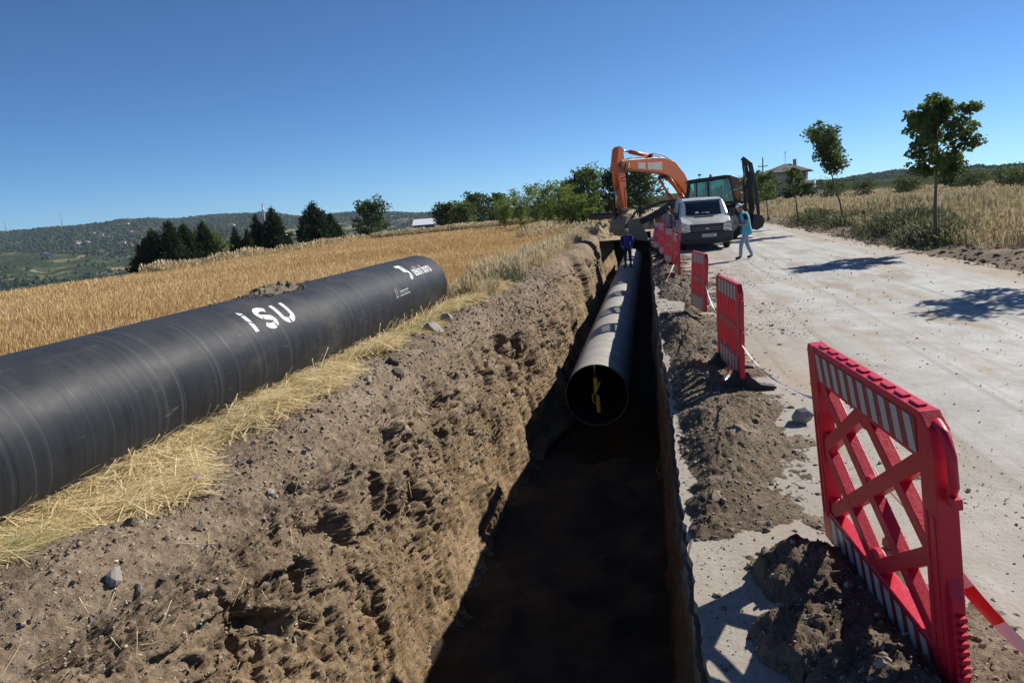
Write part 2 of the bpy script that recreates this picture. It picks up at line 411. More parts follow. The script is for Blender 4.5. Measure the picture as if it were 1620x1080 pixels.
NX, NZ = np.abs(NX), np.abs(NZ)
depth = np.clip((0.35 - PZ) / 3.0, 0, 1)
# wanders along the trench; cut steps; widened pit at the joint of the laid pipe
PX += 0.16 * fbm(YY * 0.22, YY * 0 + 3, octv=3, seed=5) * (0.4 + 0.6 * depth) - 0.22 * sstep(17, 22, YY) + 0.30 * sstep(27.5, 28.0, YY) * (1 - sstep(60, 61, YY))
PX += -0.12 * np.exp(-((YY - 14.6) / 1.6) ** 2) * sstep(0.6, 0.95, depth)
PX += 0.20 * sstep(15.0, 16.5, YY) * sstep(0.15, 0.5, depth) * (1 - sstep(26, 27, YY))
PZ += 0.10 * fbm(YY * 0.45, SS * 0.3, octv=3, seed=9) * sstep(-4.2, -3.7, PX) * (1 - 0.7 * depth)
slump = 1 - sstep(4.5, 7.0, YY + 0.8 * fbm(YY * 0.8, SS * 0.4, octv=2, seed=11))     # the near stretch has slid back
PX -= 0.26 * slump * sstep(0.03, 0.2, depth) * (1 - sstep(0.3, 0.95, depth)); PX += 0.10 * slump * sstep(0.75, 0.95, depth)
loose = sstep(0.02, 0.10, depth) * (1 - sstep(0.42, 0.66, depth)); low = sstep(0.26, 0.5, depth)
wu = YY + 0.05 * fbm(YY * 5, SS * 5, octv=2, seed=201); wv = SS + 0.05 * fbm(YY * 5, SS * 5, octv=2, seed=202)
rough_ = sstep(-0.25, 0.35, fbm(YY * 0.8, SS * 1.1, octv=3, seed=203))                    # patches of broken and of smoothed earth
d = 0.13 * fbm(YY * 0.9, SS * 0.9, octv=2, seed=21) * (0.35 + 0.65 * sstep(0.05, 0.3, depth))
d += 0.075 * facet(wu * 2.3, wv * 2.8, 31, 0.8, 0.35, 0.06) * loose * rough_
d += 0.034 * facet(wu * 6.5, wv * 7, 35, 0.9, 0.6, 0.08) * (0.25 + 0.75 * loose * rough_)
d += 0.021 * facet(wu * 17, wv * 17, 39, 0.9, 0.8, 0.10) * (0.35 + 0.65 * np.maximum(loose, 0.5 * low))
d += 0.012 * facet(wu * 36, wv * 36, 43, 0.9, 0.9, 0.14)
pock = fbm(YY * 3.0 + 7, SS * 3.4, octv=3, seed=57); band = np.exp(-((depth - 0.33 - 0.10 * fbm(YY * 0.6, YY * 0, octv=2, seed=58)) / 0.10) ** 2)
d -= 0.17 * sstep(0.34, 0.50, pock + 0.25 * (band - 0.6) + 0.30 * facet(wu * 6, wv * 6, 47, 0.8, 0.3, 0.06) + 0.12 * facet(wu * 19, wv * 19, 49, 0.8, 0.3, 0.08)) * (0.25 + 0.75 * band) * sstep(0.06, 0.16, depth) * (1 - sstep(0.62, 0.8, depth))
fis = 1 - np.abs(fbm(YY * 1.1 + 0.15 * pock, SS * 0.22 + 11, octv=2, seed=59)); d -= 0.15 * sstep(0.92, 0.985, fis) * sstep(0.12, 0.3, depth) * (1 - 0.5 * low)
ledge = fbm(YY * 0.7, SS * 2.2, octv=3, seed=60); d += 0.08 * sstep(0.1, 0.16, ledge + 0.10 * facet(wu * 8, wv * 8, 53, 0.8, 0.3, 0.06)) * sstep(0.12, 0.3, depth) * (1 - low)
# the cut below: marks of the bucket teeth running down the face
tooth = np.abs((wu * 4.6 + 0.6 * fbm(YY * 0.8, SS * 0.35, octv=2, seed=71)) % 1.0 - 0.5) * 2
d += (0.042 * (tooth ** 0.6 - 0.5) * sstep(-0.2, 0.3, fbm(YY * 0.6, SS * 0.8, octv=2, seed=73)) + 0.036 * facet(wu * 4.5, wv * 1.1, 74, 0.8, 0.4, 0.08) + 0.018 * facet(wu * 13, wv * 3.4, 78, 0.8, 0.6, 0.10)) * low
d += 0.006 * fbm(YY * 60, SS * 60, octv=2, seed=77)
d = np.where(SS < L[2] * 0.9, d * 0.35, d)
BX = PX + d * NX; BZ = PZ + d * NZ
# trench end ramp
BANK = np.stack([BX, YY, BZ], -1)
bank = put('trench_bank', grid_mesh('trench_bank', BANK, flip=True), M_BANK, kind='structure')

# trench floor
fy = ylist(-4, 56, 0.07, 0.008); fx = np.linspace(-2.7, 0.34, 40)
FY, FX = np.meshgrid(fy, fx, indexing='ij')
FZ = -2.52 + 0.09 * fbm(FX * 1.6, FY * 1.6, octv=4, seed=81) - 0.45 * sstep(12.9, 13.25, FY) * (1 - sstep(16.3, 17.0, FY)) * (1 - 0.35 * np.abs(FX + 1.1)) + 0.35 * sstep(17, 18, FY)
FZ += 3.0 * sstep(50, 55, FY)
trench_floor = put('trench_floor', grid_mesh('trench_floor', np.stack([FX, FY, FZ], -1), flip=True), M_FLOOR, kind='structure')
def edge_x(y): return 0.165 - 0.008 * np.clip(y - 3, 0, 14) + 0.016 * vn(y * 0.9, y * 0, seed=4) + 0.014 * vn(y * 7, y * 0, seed=6) + 0.010 * vn(y * 19, y * 0, seed=8)
wy = ylist(-4, 56, 0.02, 0.005); wz = np.linspace(0, 1, 60)
WY, WZ = np.meshgrid(wy, wz, indexing='ij')
wd = 0.04 * fbm(WY * 1.2, WZ * 3, octv=2, seed=91) + 0.05 * facet(WY * 3.5, WZ * 4, 92, 0.8, 0.4, 0.08) + 0.022 * facet(WY * 10, WZ * 14, 93, 0.8, 0.5, 0.1)
WX = edge_x(WY) + wd * sstep(0.0, 0.10, WZ) - 0.035 * sstep(0.03, 0.5, WZ)
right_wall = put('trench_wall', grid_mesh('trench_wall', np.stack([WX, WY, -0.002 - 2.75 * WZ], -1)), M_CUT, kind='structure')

# road: one sheet from the trench edge to its far side
ry = np.concatenate([np.arange(-6, 1, 0.5), ylist(1, 175, 0.05, 0.012)])
us = np.concatenate([np.linspace(0, 0.25, 22, endpoint=False), np.linspace(0.25, 1, 30)])
RY, U = np.meshgrid(ry, us, indexing='ij')
e0 = edge_x(np.clip(RY, -4, 56)); e1 = 7.55 + 0.30 * fbm(RY * 0.5, RY * 0, octv=3, seed=95)
RX = e0 + (e1 - e0) * U
RZ = 0.012 * fbm(RX * 0.8, RY * 0.5, octv=3, seed=96) * sstep(0, 0.03, U)
road = put('road', grid_mesh('road', np.stack([RX, RY, RZ], -1), flip=True), M_ROAD, kind='structure')

# soil spilt between the trench and the barriers, lying on the road
vy = np.concatenate([np.arange(-3, 1.4, 0.12), ylist(1.4, 50, 0.022, 0.0055)]); vu = np.linspace(0, 1, 190)
VY, VU = np.meshgrid(vy, vu, indexing='ij')
VX = edge_x(np.clip(VY, -4, 56)) - 0.03 + VU * 2.6
wide = 1.55 + 0.40 * fbm(VY * 0.35, VY * 0, octv=3, seed=101) + 0.9 * np.exp(-((VY - 2.4) / 1.8) ** 2) + 0.3 * fbm(VX * 1.6, VY * 1.6, octv=3, seed=102)
def hill(x0, y0, sx, sy, h): return h * np.exp(-((VX - x0) / sx) ** 2 - ((VY - y0) / sy) ** 2)
base = 0.105 * (1 - sstep(wide * 0.15, wide * 1.15, VX)) ** 1.3 * sstep(0.10, 0.34, VX + 0.12 * fbm(VY * 1.8, VY * 0, octv=3, seed=103))
base *= 0.8 + 0.45 * fbm(VX * 1.2, VY * 1.2, octv=3, seed=104)
bare = np.exp(-((VY - 4.30 - 0.25 * (VX - 0.6) - 0.16 * fbm(VX * 4, VY * 4, octv=3, seed=107)) / 0.19) ** 2) * (1 - sstep(0.8, 1.15, VX)) + (1 - sstep(0.42, 0.60, VX + 0.12 * vn(VX * 5, VY * 5, seed=105))) * (1 - sstep(3.9, 4.6, VY + 0.35 * fbm(VX * 3, VY * 3, octv=3, seed=108)))
bare += (1 - sstep(0.5, 0.7, VX)) * np.exp(-((VY - 14.6) / 0.9) ** 2) + 0.8 * np.exp(-((VY - 17.4) / 0.8) ** 2) * (1 - sstep(0.6, 0.8, VX))
base = base * (1 - np.clip(bare, 0, 1)) - 0.05 * np.clip(bare, 0, 1)
base += hill(0.72, 4.02, 0.30, 0.26, 0.15) + hill(0.92, 3.3, 0.30, 0.5, 0.06) + hill(0.85, 2.75, 0.4, 0.3, 0.14) + hill(1.5, 2.2, 0.6, 0.7, 0.10)
base += hill(0.55, 6.3, 0.3, 0.8, 0.10) + hill(0.75, 7.2, 0.25, 0.5, 0.10) + hill(0.45, 8.8, 0.2, 0.9, 0.10) + hill(0.45, 11.5, 0.25, 1.4, 0.16) + hill(0.5, 17.5, 0.3, 1.2, 0.12) + hill(0.4, 22, 0.3, 3, 0.15)
lump = np.clip(base, 0, 0.12) / 0.12
vw, vq = VX + 0.03 * fbm(VX * 7, VY * 7, octv=2, seed=115), VY + 0.03 * fbm(VX * 7, VY * 7, octv=2, seed=116)
VZ = base - 0.022 + (0.15 + 0.85 * lump) * (0.030 * fbm(VX * 2.2, VY * 2.2, octv=2, seed=111) + 0.026 * facet(vw * 7, vq * 7, 121, 0.8, 0.5, 0.08) * sstep(-0.2, 0.3, fbm(VX * 1.7, VY * 1.7, octv=2, seed=117)) + 0.018 * facet(vw * 17, vq * 17, 125, 0.9, 0.7, 0.1) + 0.012 * facet(vw * 38, vq * 38, 129, 0.9, 0.8, 0.12))
VZ = np.where(VU < 0.02, -0.06, VZ); VZ = np.where(VU > 0.97, -0.08, VZ)
VERGE = np.stack([VX, VY, VZ], -1)
verge = put('soil_verge', grid_mesh('soil_verge', VERGE, flip=True), M_VERGE, kind='structure')

# field on the left: level, falling away past its west edge
gx = -np.concatenate([np.linspace(3.7, 12, 40), np.geomspace(12.3, 140, 70)]); gy = np.concatenate([np.linspace(-40, 0, 20, endpoint=False), np.geomspace(0.5, 140, 120)])
GY, GX = np.meshgrid(gy, gx, indexing='ij')
def field_z(x, y):
    x = np.asarray(x, float); y = np.asarray(y, float)
    x_ = np.clip(x, -200, 0)
    return 0.06 - (0.95 - 0.005 * np.clip(y, 0, 100)) * sstep(-16, -38, x) - 0.17 * np.clip(-x - 39, 0, 400) - 0.05 * np.clip(y - 104, 0, 100) + 0.10 * fbm(x * 0.08, y * 0.08, octv=2, seed=121) * sstep(5, 14, -x)
field = put('field', grid_mesh('field', np.stack([GX, GY, field_z(GX, GY)], -1)), M_FIELD, kind='structure')
# rough ground right of the road
gx = np.concatenate([np.linspace(7.3, 10, 50, endpoint=False), np.geomspace(10, 220, 50)]); gy = np.concatenate([np.linspace(-30, 4, 20, endpoint=False), ylist(4, 240, 0.10, 0.02)])
GY, GX = np.meshgrid(gy, gx, indexing='ij')
def rough_z(x, y):
    x = np.asarray(x, float); y = np.asarray(y, float)
    return -0.03 + 0.20 * sstep(7.5, 8.6, x + 0.25 * vn(x * 0.7, y * 0.7, seed=131)) + 0.05 * fbm(x * 1.3, y * 1.3, octv=3, seed=132)
rough = put('roadside_ground', grid_mesh('roadside_ground', np.stack([GX, GY, rough_z(GX, GY)], -1), flip=True), M_SHOULDER, kind='structure')
# bare tan ground past the trench end
gx = np.linspace(-4.2, 0.5, 12); gy = np.linspace(50, 175, 60); GY, GX = np.meshgrid(gy, gx, indexing='ij')
put('bare_ground', grid_mesh('bare_ground', np.stack([GX, GY, 0.03 + 0.05 * fbm(GX, GY * 0.4, octv=3, seed=141)], -1), flip=True), M_TAN, kind='structure')

# ------------------------------------------------------------------ far terrain (one polar sheet to the horizon)
az = np.radians(np.concatenate([np.linspace(-120, -62, 12, endpoint=False), np.linspace(-62, 34, 190), np.linspace(36, 100, 12)])); rr = np.geomspace(95, 2750, 90)
AZ, RR = np.meshgrid(az, rr, indexing='ij')
def far_z(azr, r):
    a = np.degrees(azr)
    left = 1 - sstep(-20, -7, a)
    ridge = np.interp(a, [-120, -60, -50, -45, -41, -37, -34, -31, -28.5, -26, -23, -19, -16, -12, -5], [60, 50, 40, 40, 50, 53, 46, 47, 44, 24, 24, 14, 5, 5, 5])
    zl = np.interp(r, [95, 160, 300, 500, 750, 1100, 1700, 2500, 3000, 9000], [-9, -16, -30, -44, -50, -44, -12, 1, 0, -60])
    zl = zl + (ridge + 2) * sstep(1300, 2500, r) * (1 - 0.4 * sstep(2800, 6000, r))
    zl = zl + sstep(400, 800, r) * (13 * fbm(azr * 14, r / 420.0, octv=4, seed=151) * (1 - 0.75 * sstep(2000, 2500, r)))
    zr = -0.5 + 2.5 * sstep(100, 400, r) + np.interp(a, [-12, 6, 10, 13, 17, 21, 24, 34, 60], [3, 3, 4, 7, 11, 8, 5, 8, 8]) * sstep(600, 1500, r) * (1 - 0.5 * sstep(2500, 6000, r))
    zr = zr + 3 * fbm(azr * 22, r / 300.0, octv=3, seed=152) * sstep(500, 900, r)
    return zl * left + zr * (1 - left)
FZ_ = far_z(AZ, RR)
m = NT('far_land'); co = m.co()
sep = m.n('SeparateXYZ', {0: co})
flat = m.n('CombineXYZ', {0: sep.outputs[0], 1: sep.outputs[1], 2: 0.0}).outputs[0]
warp = m.n('TexNoise', {'Vector': flat, 'Scale': 0.004, 'Detail': 3})
wco = m.n('VectorMath', {0: flat, 1: m.n('VectorMath', {0: warp.outputs['Color'], 1: (190, 190, 0)}, operation='MULTIPLY').outputs[0]}, operation='ADD').outputs[0]
vor = m.n('TexVoronoi', {'Vector': m.mapping(wco, (1, 0.55, 1), (0, 0, R(40))), 'Scale': 0.032, 'Randomness': 1.0})
sel = m.n('SeparateColor', {0: vor.outputs['Color']})
fieldc = m.ramp(sel.outputs[0], [(0.0, (0.06, 0.078, 0.036)), (0.30, (0.12, 0.125, 0.062)), (0.46, (0.20, 0.18, 0.095)), (0.62, (0.33, 0.26, 0.15)), (0.76, (0.42, 0.28, 0.16)), (0.88, (0.05, 0.07, 0.03))], 'CONSTANT')
wood = m.ramp(m.noise(0.018, 6, 0.66, m.mapping(flat, (1, 0.5, 1), (0, 0, R(40)))), [(0.45, 0.0), (0.50, 1.0)])
fine = m.noise(0.06, 5, 0.7, flat)
woodc = m.ramp(fine, [(0.3, (0.022, 0.034, 0.017)), (0.7, (0.05, 0.068, 0.03))])
# the upper slopes are wooded
up = m.ramp(m.n('MapRange', {0: m.math('ADD', sep.outputs[2], m.math('MULTIPLY', fine, 14)), 1: 14.0, 2: 44.0}).outputs[0], [(0.3, 0.0), (0.55, 0.85)])
right = m.ramp(m.n('MapRange', {0: sep.outputs[0], 1: -300.0, 2: 0.0}).outputs[0], [(0.4, 0.0), (0.6, 0.9)])
c = m.mix(m.math('MAXIMUM', wood, m.math('MAXIMUM', up, right)), m.mix(m.math('MULTIPLY', fine, 0.5), fieldc, (0.06, 0.08, 0.035)), woodc)
m.P(Base_Color=c, Roughness=1.0, Specular_IOR_Level=0.0); m.set(m.b, 'Normal', m.bump(fine, 0.6, 6.0)); M_FAR = m.mat
put('hills', grid_mesh('hills', np.stack([RR * np.sin(AZ), RR * np.cos(AZ), FZ_], -1)), M_FAR, kind='structure')
# ================================================================== stones and clods
def stone_mesh(name, seed, sub=2, flat=0.7):
    bm = bmesh.new(); bmesh.ops.create_icosphere(bm, subdivisions=sub, radius=1.0)
    r = np.random.default_rng(seed); co = np.array([v.co[:] for v in bm.verts])
    for _ in range(7):                       # broken flat faces
        n = r.normal(size=3); n /= np.linalg.norm(n); dd = r.uniform(0.45, 0.8)
        k = co @ n; co = co - np.clip(k - dd, 0, None)[:, None] * n
    co += 0.06 * np.stack([vn(co[:, 0] * 2 + seed, co[:, 1] * 2, co[:, 2] * 2, seed=q) for q in range(3)], -1)
    co *= [1.0, r.uniform(0.7, 1.0), flat * r.uniform(0.8, 1.15)]
    for v, c in zip(bm.verts, co): v.co = c
    me = bpy.data.meshes.new(name); bm.to_mesh(me); bm.free(); return me
def bank_at(y, z, top=True):
    """a point of the bank: the profile row nearest y, and the sample nearest height z on its trench side"""
    i = int(np.argmin(np.abs(BY - y))); col = BANK[i]; k0 = 60
    k = k0 + int(np.argmin(np.abs(col[k0:, 2] - z))); return Vector(col[k])
stone_meshes = [stone_mesh('stone', 40 + i) for i in range(8)]
for i, me in enumerate(stone_meshes): me.materials.append([M_STONE, M_STONE2, M_CLOD][(0, 0, 1, 1, 2, 2, 0, 1)[i]])
NAMED = [  # label, position, size, mesh index
    ('square pale stone at the straw edge in front of the big pipe', bank_at(4.75, 0.30), 0.075, 0),
    ('grey pointed stone lying on the bank just below the pale square one', bank_at(4.9, 0.10), 0.060, 1),
    ('brownish rounded stone half sunk in the straw at the lower left', bank_at(3.85, 0.33), 0.060, 2),
    ('dark grey wedge stone at the bottom left edge of the straw', bank_at(3.30, 0.27), 0.060, 6),
    ('pale flat slab stone on the bank past the middle of the pipe', bank_at(11.0, 0.30), 0.20, 0),
    ('grey tilted slab stone behind the pale flat slab on the bank', bank_at(11.8, 0.33), 0.18, 1),
    ('black rounded lump at the straw edge below the white pipe lettering', bank_at(8.6, 0.33), 0.13, 4),
    ('broken dirt lump beside the black rounded lump on the bank', bank_at(8.2, 0.26), 0.10, 5),
    ('white pebble stone at the bottom left corner of the dirt bank', bank_at(2.9, -0.75), 0.045, 0),
    ('pale smooth stone on the road between the near barrier and the second', Vector((1.28, 6.85, 0.03)), 0.13, 0),
    ('tan blocky stone on the soil left of the pale smooth stone', Vector((0.66, 6.15, 0.10)), 0.12, 3),
    ('grey angular stone in the lattice shadow of the near barrier', Vector((0.55, 3.52, 0.04)), 0.062, 1),
    ('brown boulder at the trench edge before the tan blocky stone', Vector((0.36, 4.9, 0.06)), 0.075, 2),
    ('flat dark stone at the foot of the near barrier lattice', Vector((1.32, 4.30, 0.03)), 0.085, 3)]
for i, (lab, p, s, k) in enumerate(NAMED):
    o = put('loose_stone', stone_meshes[k], [], loc=p + Vector((0, 0, s * 0.25)), rot=(0.3 * (i % 3), 0.2 * (i % 4), i * 1.7))
    o.scale = (s, s, s); tag(o, lab, 'stone', 'loose stones on the ground')
def scatter_stones(parent, pts, sizes, jitter=0.3):
    for p, s in zip(pts, sizes):
        o = put('stone', random.choice(stone_meshes), [], parent=parent, loc=p, rot=(random.random() * 6, random.random() * 6, random.random() * 6)); o.scale = (s, s * random.uniform(0.7, 1), s * random.uniform(0.6, 0.9))
# the larger stones one can tell apart stick out of the bank and lie on the verge
idx = []
while len(idx) < 200:
    y = 2.2 + 17 * random.random() ** 1.5; i = int(np.argmin(np.abs(BY - y))); k = random.randint(66, 285)
    if random.random() < (1.0 if BANK[i, k, 2] > -1.1 else 0.3): idx.append((i, k))
scatter_stones(bank, [Vector(BANK[i, k]) for i, k in idx], [random.uniform(0.016, 0.032) * (0.7 + BY[i] * 0.085) for i, k in idx])
pts = []
while len(pts) < 180:
    y = 2.3 + 16 * random.random() ** 1.4; i = int(np.argmin(np.abs(vy - y))); k = random.randint(8, 120)
    if VERGE[i, k, 2] > 0.0 or random.random() < 0.15: pts.append(Vector(VERGE[i, k]))
scatter_stones(verge, [Vector((p.x, p.y, max(p.z, 0.0))) for p in pts], [random.uniform(0.016, 0.020 + 0.035 * random.random() ** 2) * (0.7 + p.y * 0.08) for p in pts])
M_CLODV = NT('mixed_grit'); co_ = M_CLODV.co(); v_ = M_CLODV.n('TexVoronoi', {'Vector': co_, 'Scale': 45.0})
M_CLODV.P(Base_Color=M_CLODV.ramp(v_.outputs['Color'], [(0.1, (0.07, 0.052, 0.037)), (0.40, (0.18, 0.135, 0.095)), (0.65, (0.30, 0.24, 0.18)), (0.9, (0.46, 0.42, 0.36))]), Roughness=0.95, Specular_IOR_Level=0.1); M_CLODV = M_CLODV.mat
# crumbled lumps and stones along the top edge of the bank
pts = []
while len(pts) < 70:
    y = 3.2 + 14 * random.random() ** 1.2; i = int(np.argmin(np.abs(BY - y))); k = random.randint(58, 108); pts.append(Vector(BANK[i, k]))
scatter_stones(bank, pts, [random.uniform(0.020, 0.055) * (0.6 + p.y * 0.06) for p in pts])
# small clods and grit: one piece of ground cover each
def clod_cloud(name, P, size, mat, parent=None, fine=False):
    base = []
    for sd in range(5):
        if fine:
            r = np.random.default_rng(sd); c = np.array([(1, 0, 0), (-1, 0, 0), (0, 1, 0), (0, -1, 0), (0, 0, 1), (0, 0, -1)]) * r.uniform(0.6, 1.15, (6, 1)) + r.normal(size=(6, 3)) * 0.12
            base.append((c, np.array([(0, 2, 4), (2, 1, 4), (1, 3, 4), (3, 0, 4), (2, 0, 5), (1, 2, 5), (3, 1, 5), (0, 3, 5)]))); continue
        bm = bmesh.new(); bmesh.ops.create_icosphere(bm, subdivisions=1, radius=1.0); r = np.random.default_rng(sd)
        c = np.array([v.co[:] for v in bm.verts]) * r.uniform(0.65, 1.1, (len(bm.verts), 1)); f = np.array([[v.index for v in q.verts] for q in bm.faces]); bm.free(); base.append((c, f))
    V = []; Fc = []; off = 0
    for sd, (c, f) in enumerate(base):
        sel = np.arange(sd, len(P), 5); n = len(sel)
        a = rng.uniform(0, 2 * np.pi, n); sc = size[sel][:, None, None] * rng.uniform(0.6, 1.2, (n, 1, 3)) * [1, 1, 0.75]
        v = c[None] * sc; ca, sa = np.cos(a)[:, None], np.sin(a)[:, None]
        v = np.stack([v[..., 0] * ca - v[..., 1] * sa, v[..., 0] * sa + v[..., 1] * ca, v[..., 2]], -1) + P[sel][:, None, :]
        V.append(v.reshape(-1, 3)); Fc.append((f[None] + (np.arange(n) * len(c))[:, None, None]).reshape(-1, 3) + off); off += n * len(c)
    return put(name, np_mesh(name, np.concatenate(V), np.concatenate(Fc)), mat, parent, kind='stuff')
n = 34000; yy = 1.8 + 22 * rng.random(n) ** 1.7; ii = np.searchsorted(BY, yy).clip(0, len(BY) - 1); kk = (62 + 225 * rng.random(n) ** 1.15).astype(int)
Pb = BANK[ii, kk]; clod_cloud('soil_clods', Pb, (0.0035 + 0.011 * rng.random(n) ** 2.8) * (0.75 + 0.09 * Pb[:, 1]), M_CLODV, bank, True)
n = 6500; yy = 1.8 + 20 * rng.random(n) ** 1.7; ii = np.searchsorted(BY, yy).clip(0, len(BY) - 1); kk = (62 + 150 * rng.random(n) ** 1.1).astype(int)
Pb = BANK[ii, kk]; clod_cloud('loose_clods', Pb, (0.007 + 0.016 * rng.random(n) ** 3) * (0.75 + 0.09 * Pb[:, 1]), M_CLODV, bank)
n = 30000; yy = 1.8 + 24 * rng.random(n) ** 1.7; ii = np.searchsorted(vy, yy).clip(0, len(vy) - 1); kk = (4 + 165 * rng.random(n) ** 1.25).astype(int)
Pv = VERGE[ii, kk].copy(); keep = (Pv[:, 2] > -0.012) | (rng.random(n) < 0.30); Pv = Pv[keep]; Pv[:, 2] = np.maximum(Pv[:, 2], 0)
clod_cloud('soil_clods', Pv, (0.003 + 0.007 * rng.random(len(Pv)) ** 2) * (0.75 + 0.085 * Pv[:, 1]), M_CLODV, verge, True)
n = 5200; yy = 1.8 + 24 * rng.random(n) ** 1.7; ii = np.searchsorted(vy, yy).clip(0, len(vy) - 1); kk = (5 + 140 * rng.random(n) ** 1.3).astype(int)
Pv = VERGE[ii, kk].copy(); keep = (Pv[:, 2] > -0.008) | (rng.random(n) < 0.12); Pv = Pv[keep]; Pv[:, 2] = np.maximum(Pv[:, 2], 0)
clod_cloud('loose_clods', Pv, (0.008 + 0.020 * rng.random(len(Pv)) ** 3) * (0.75 + 0.085 * Pv[:, 1]), M_CLODV, verge)
n = 2600; Pr = np.stack([1.35 + 5.5 * rng.random(n) ** 2.0, 2.2 + 22 * rng.random(n) ** 1.6, np.zeros(n) + 0.004], -1)
clod_cloud('road_grit', Pr, (0.003 + 0.011 * rng.random(n) ** 4) * (0.7 + 0.07 * Pr[:, 1]), M_CLODV, road)
n = 1500; Pr = np.stack([7.3 + 1.6 * rng.random(n), 13 + 50 * rng.random(n) ** 1.5, np.zeros(n)], -1); Pr[:, 2] = np.maximum(rough_z(Pr[:, 0], Pr[:, 1]), 0.0)
clod_cloud('soil_clods', Pr, 0.02 + 0.07 * rng.random(n) ** 3, M_CLOD, rough)

# ================================================================== grass and straw
def blades(name, base, h, lean, width, tint, mat, curve=0.35, seg=2, head=0.0, kind='stuff', parent=None):
    """base (N,3); lean (N,2) horizontal reach of the tip; each blade is a tapered ribbon, optionally with a seed head"""
    N = len(base); a = rng.uniform(0, np.pi, N); wx, wy = np.cos(a) * width / 2, np.sin(a) * width / 2
    rows = []
    ts = [0.0, 1.0] if seg == 1 else [0.0, 0.55, 1.0]
    for t in ts:
        c = base + np.stack([lean[:, 0] * (t * (1 - curve) + curve * t * t), lean[:, 1] * (t * (1 - curve) + curve * t * t), h * (t - curve * 0.3 * t * t)], -1)
        w = (1 - 0.75 * t) if head == 0 else 0.8
        rows.append((c - np.stack([wx * w, wy * w, 0 * wx], -1), c + np.stack([wx * w, wy * w, 0 * wx], -1)))
    V = np.stack([q for r in rows for q in r], 1)     # N, 2*len, 3
    nq = len(ts) - 1
    f = np.array([[2 * i, 2 * i + 1, 2 * i + 3, 2 * i + 2] for i in range(nq)])
    k = V.shape[1]
    if head > 0:
        tip = (rows[-1][0] + rows[-1][1]) / 2; dr = np.stack([lean[:, 0], lean[:, 1], h], -1); dr /= np.linalg.norm(dr, axis=1)[:, None]
        hw = width[:, None] * 2.2; hl = head * h[:, None]; sd = np.stack([np.cos(a), np.sin(a), 0 * a], -1)
        H = np.stack([tip - dr * hl * 0.2, tip + sd * hw / 2 + dr * hl * 0.25, tip + dr * hl, tip - sd * hw / 2 + dr * hl * 0.25], 1)
        V = np.concatenate([V, H], 1); f = np.concatenate([f, [[k, k + 1, k + 2, k + 3]]]); k += 4
    F = (f[None] + (np.arange(N) * k)[:, None, None]).reshape(-1, 4)
    return put(name, np_mesh(name, V.reshape(-1, 3), F, attr={'tint': np.repeat(tint, k)}), mat, parent, kind=kind)
def rad(n, dmin, dmax, a0, a1, p=1.0):
    """points in a fan about the camera's spot, density falling with distance"""
    u = rng.random(n); d = (dmin ** (2 - p) + u * (dmax ** (2 - p) - dmin ** (2 - p))) ** (1 / (2 - p)) if p != 2 else dmin * (dmax / dmin) ** u
    a = np.radians(rng.uniform(a0, a1, n)); return d * np.sin(a), d * np.cos(a), d
# standing stubble
x, y, dd = rad(430000, 5.5, 112, -68, -2, 1.75)
k = (x < -5.35 - 0.0 * y) & (x > -40.5 + 1.0 * vn(y * 0.3, y * 0, seed=3)) & (y > -6); k |= (x >= -5.35) & (x < -4.5) & (y > 15) & (y < 96); x, y, dd = x[k], y[k], dd[k]
n = len(x); rowp = np.sin((x * np.cos(0.14) - y * np.sin(0.14)) * 2 * np.pi / 0.9) * 0.5 + 0.5
pat = fbm(x * 0.25, y * 0.12, octv=3, seed=201); hh = (0.17 + 0.15 * rng.random(n) + 0.02 * pat) * (0.9 + 0.1 * rowp)
hh = hh * (1 - 0.4 * sstep(-5.6, -5.3, x) * (y < 15)) * (1 + 0.12 * rng.normal(size=n)); ln = rng.normal(0, 0.055, (n, 2)) + [0.02, 0.01]
blades('stubble', np.stack([x, y, field_z(x, y) - 0.02], -1), hh, ln, 0.0035 + 0.00125 * dd, np.clip(0.54 + 0.10 * pat + 0.22 * rng.normal(size=n) + 0.05 * rowp + 0.16 * fbm(x * 0.05 + y * 0.03, y * 0.35 - x * 0.1, octv=3, seed=215), 0, 1), M_WHEAT, seg=1, head=0)
# taller dry weeds along the far and west edge of the field, and down to the trench beyond the pipe
def edge_weeds(n, xs, ys, hmin, hmax, mat, tint0, wk=0.0011, name='dry_weeds', zf=field_z, headk=0.3):
    dd = np.hypot(xs, ys); N = len(xs); p = fbm(xs * 0.5, ys * 0.5, octv=2, seed=203)
    hh = hmin + (hmax - hmin) * rng.random(N) ** 1.5 * np.clip(0.75 + 0.5 * p, 0.3, 1.2)
    return blades(name, np.stack([xs, ys, zf(xs, ys) - 0.02], -1), hh, rng.normal(0, 0.16, (N, 2)) * hh[:, None], 0.004 + wk * dd, np.clip(tint0 + 0.25 * p + 0.16 * rng.normal(size=N), 0, 1), mat, seg=2, head=headk)
xs = np.concatenate([-38.3 + rng.normal(0, 0.7, 4500), -36 + 33 * rng.random(26000), -9 + 5.2 * rng.random(9000)]); ys = np.concatenate([52 + 47 * rng.random(4500) ** 1.2, 93 + 9 * rng.random(26000), 50 + 42 * rng.random(9000)])
edge_weeds(0, xs, ys, 0.25, 0.85, M_DRY, 0.72)
xs = -4.9 + 1.80 * rng.random(21000); ys = 14.6 + 40 * rng.random(21000) ** 1.5; zb_ = fbm(xs * 1.2, ys * 0.7, octv=3, seed=218); k_ = (xs < -3.45 + 0.30 * zb_); xs, ys = xs[k_], ys[k_]
edge_weeds(0, xs, ys, 0.18, 0.60, M_DRY, 0.80, wk=0.0008, zf=lambda x, y: np.where(x > -3.9, 0.26, 0.10))
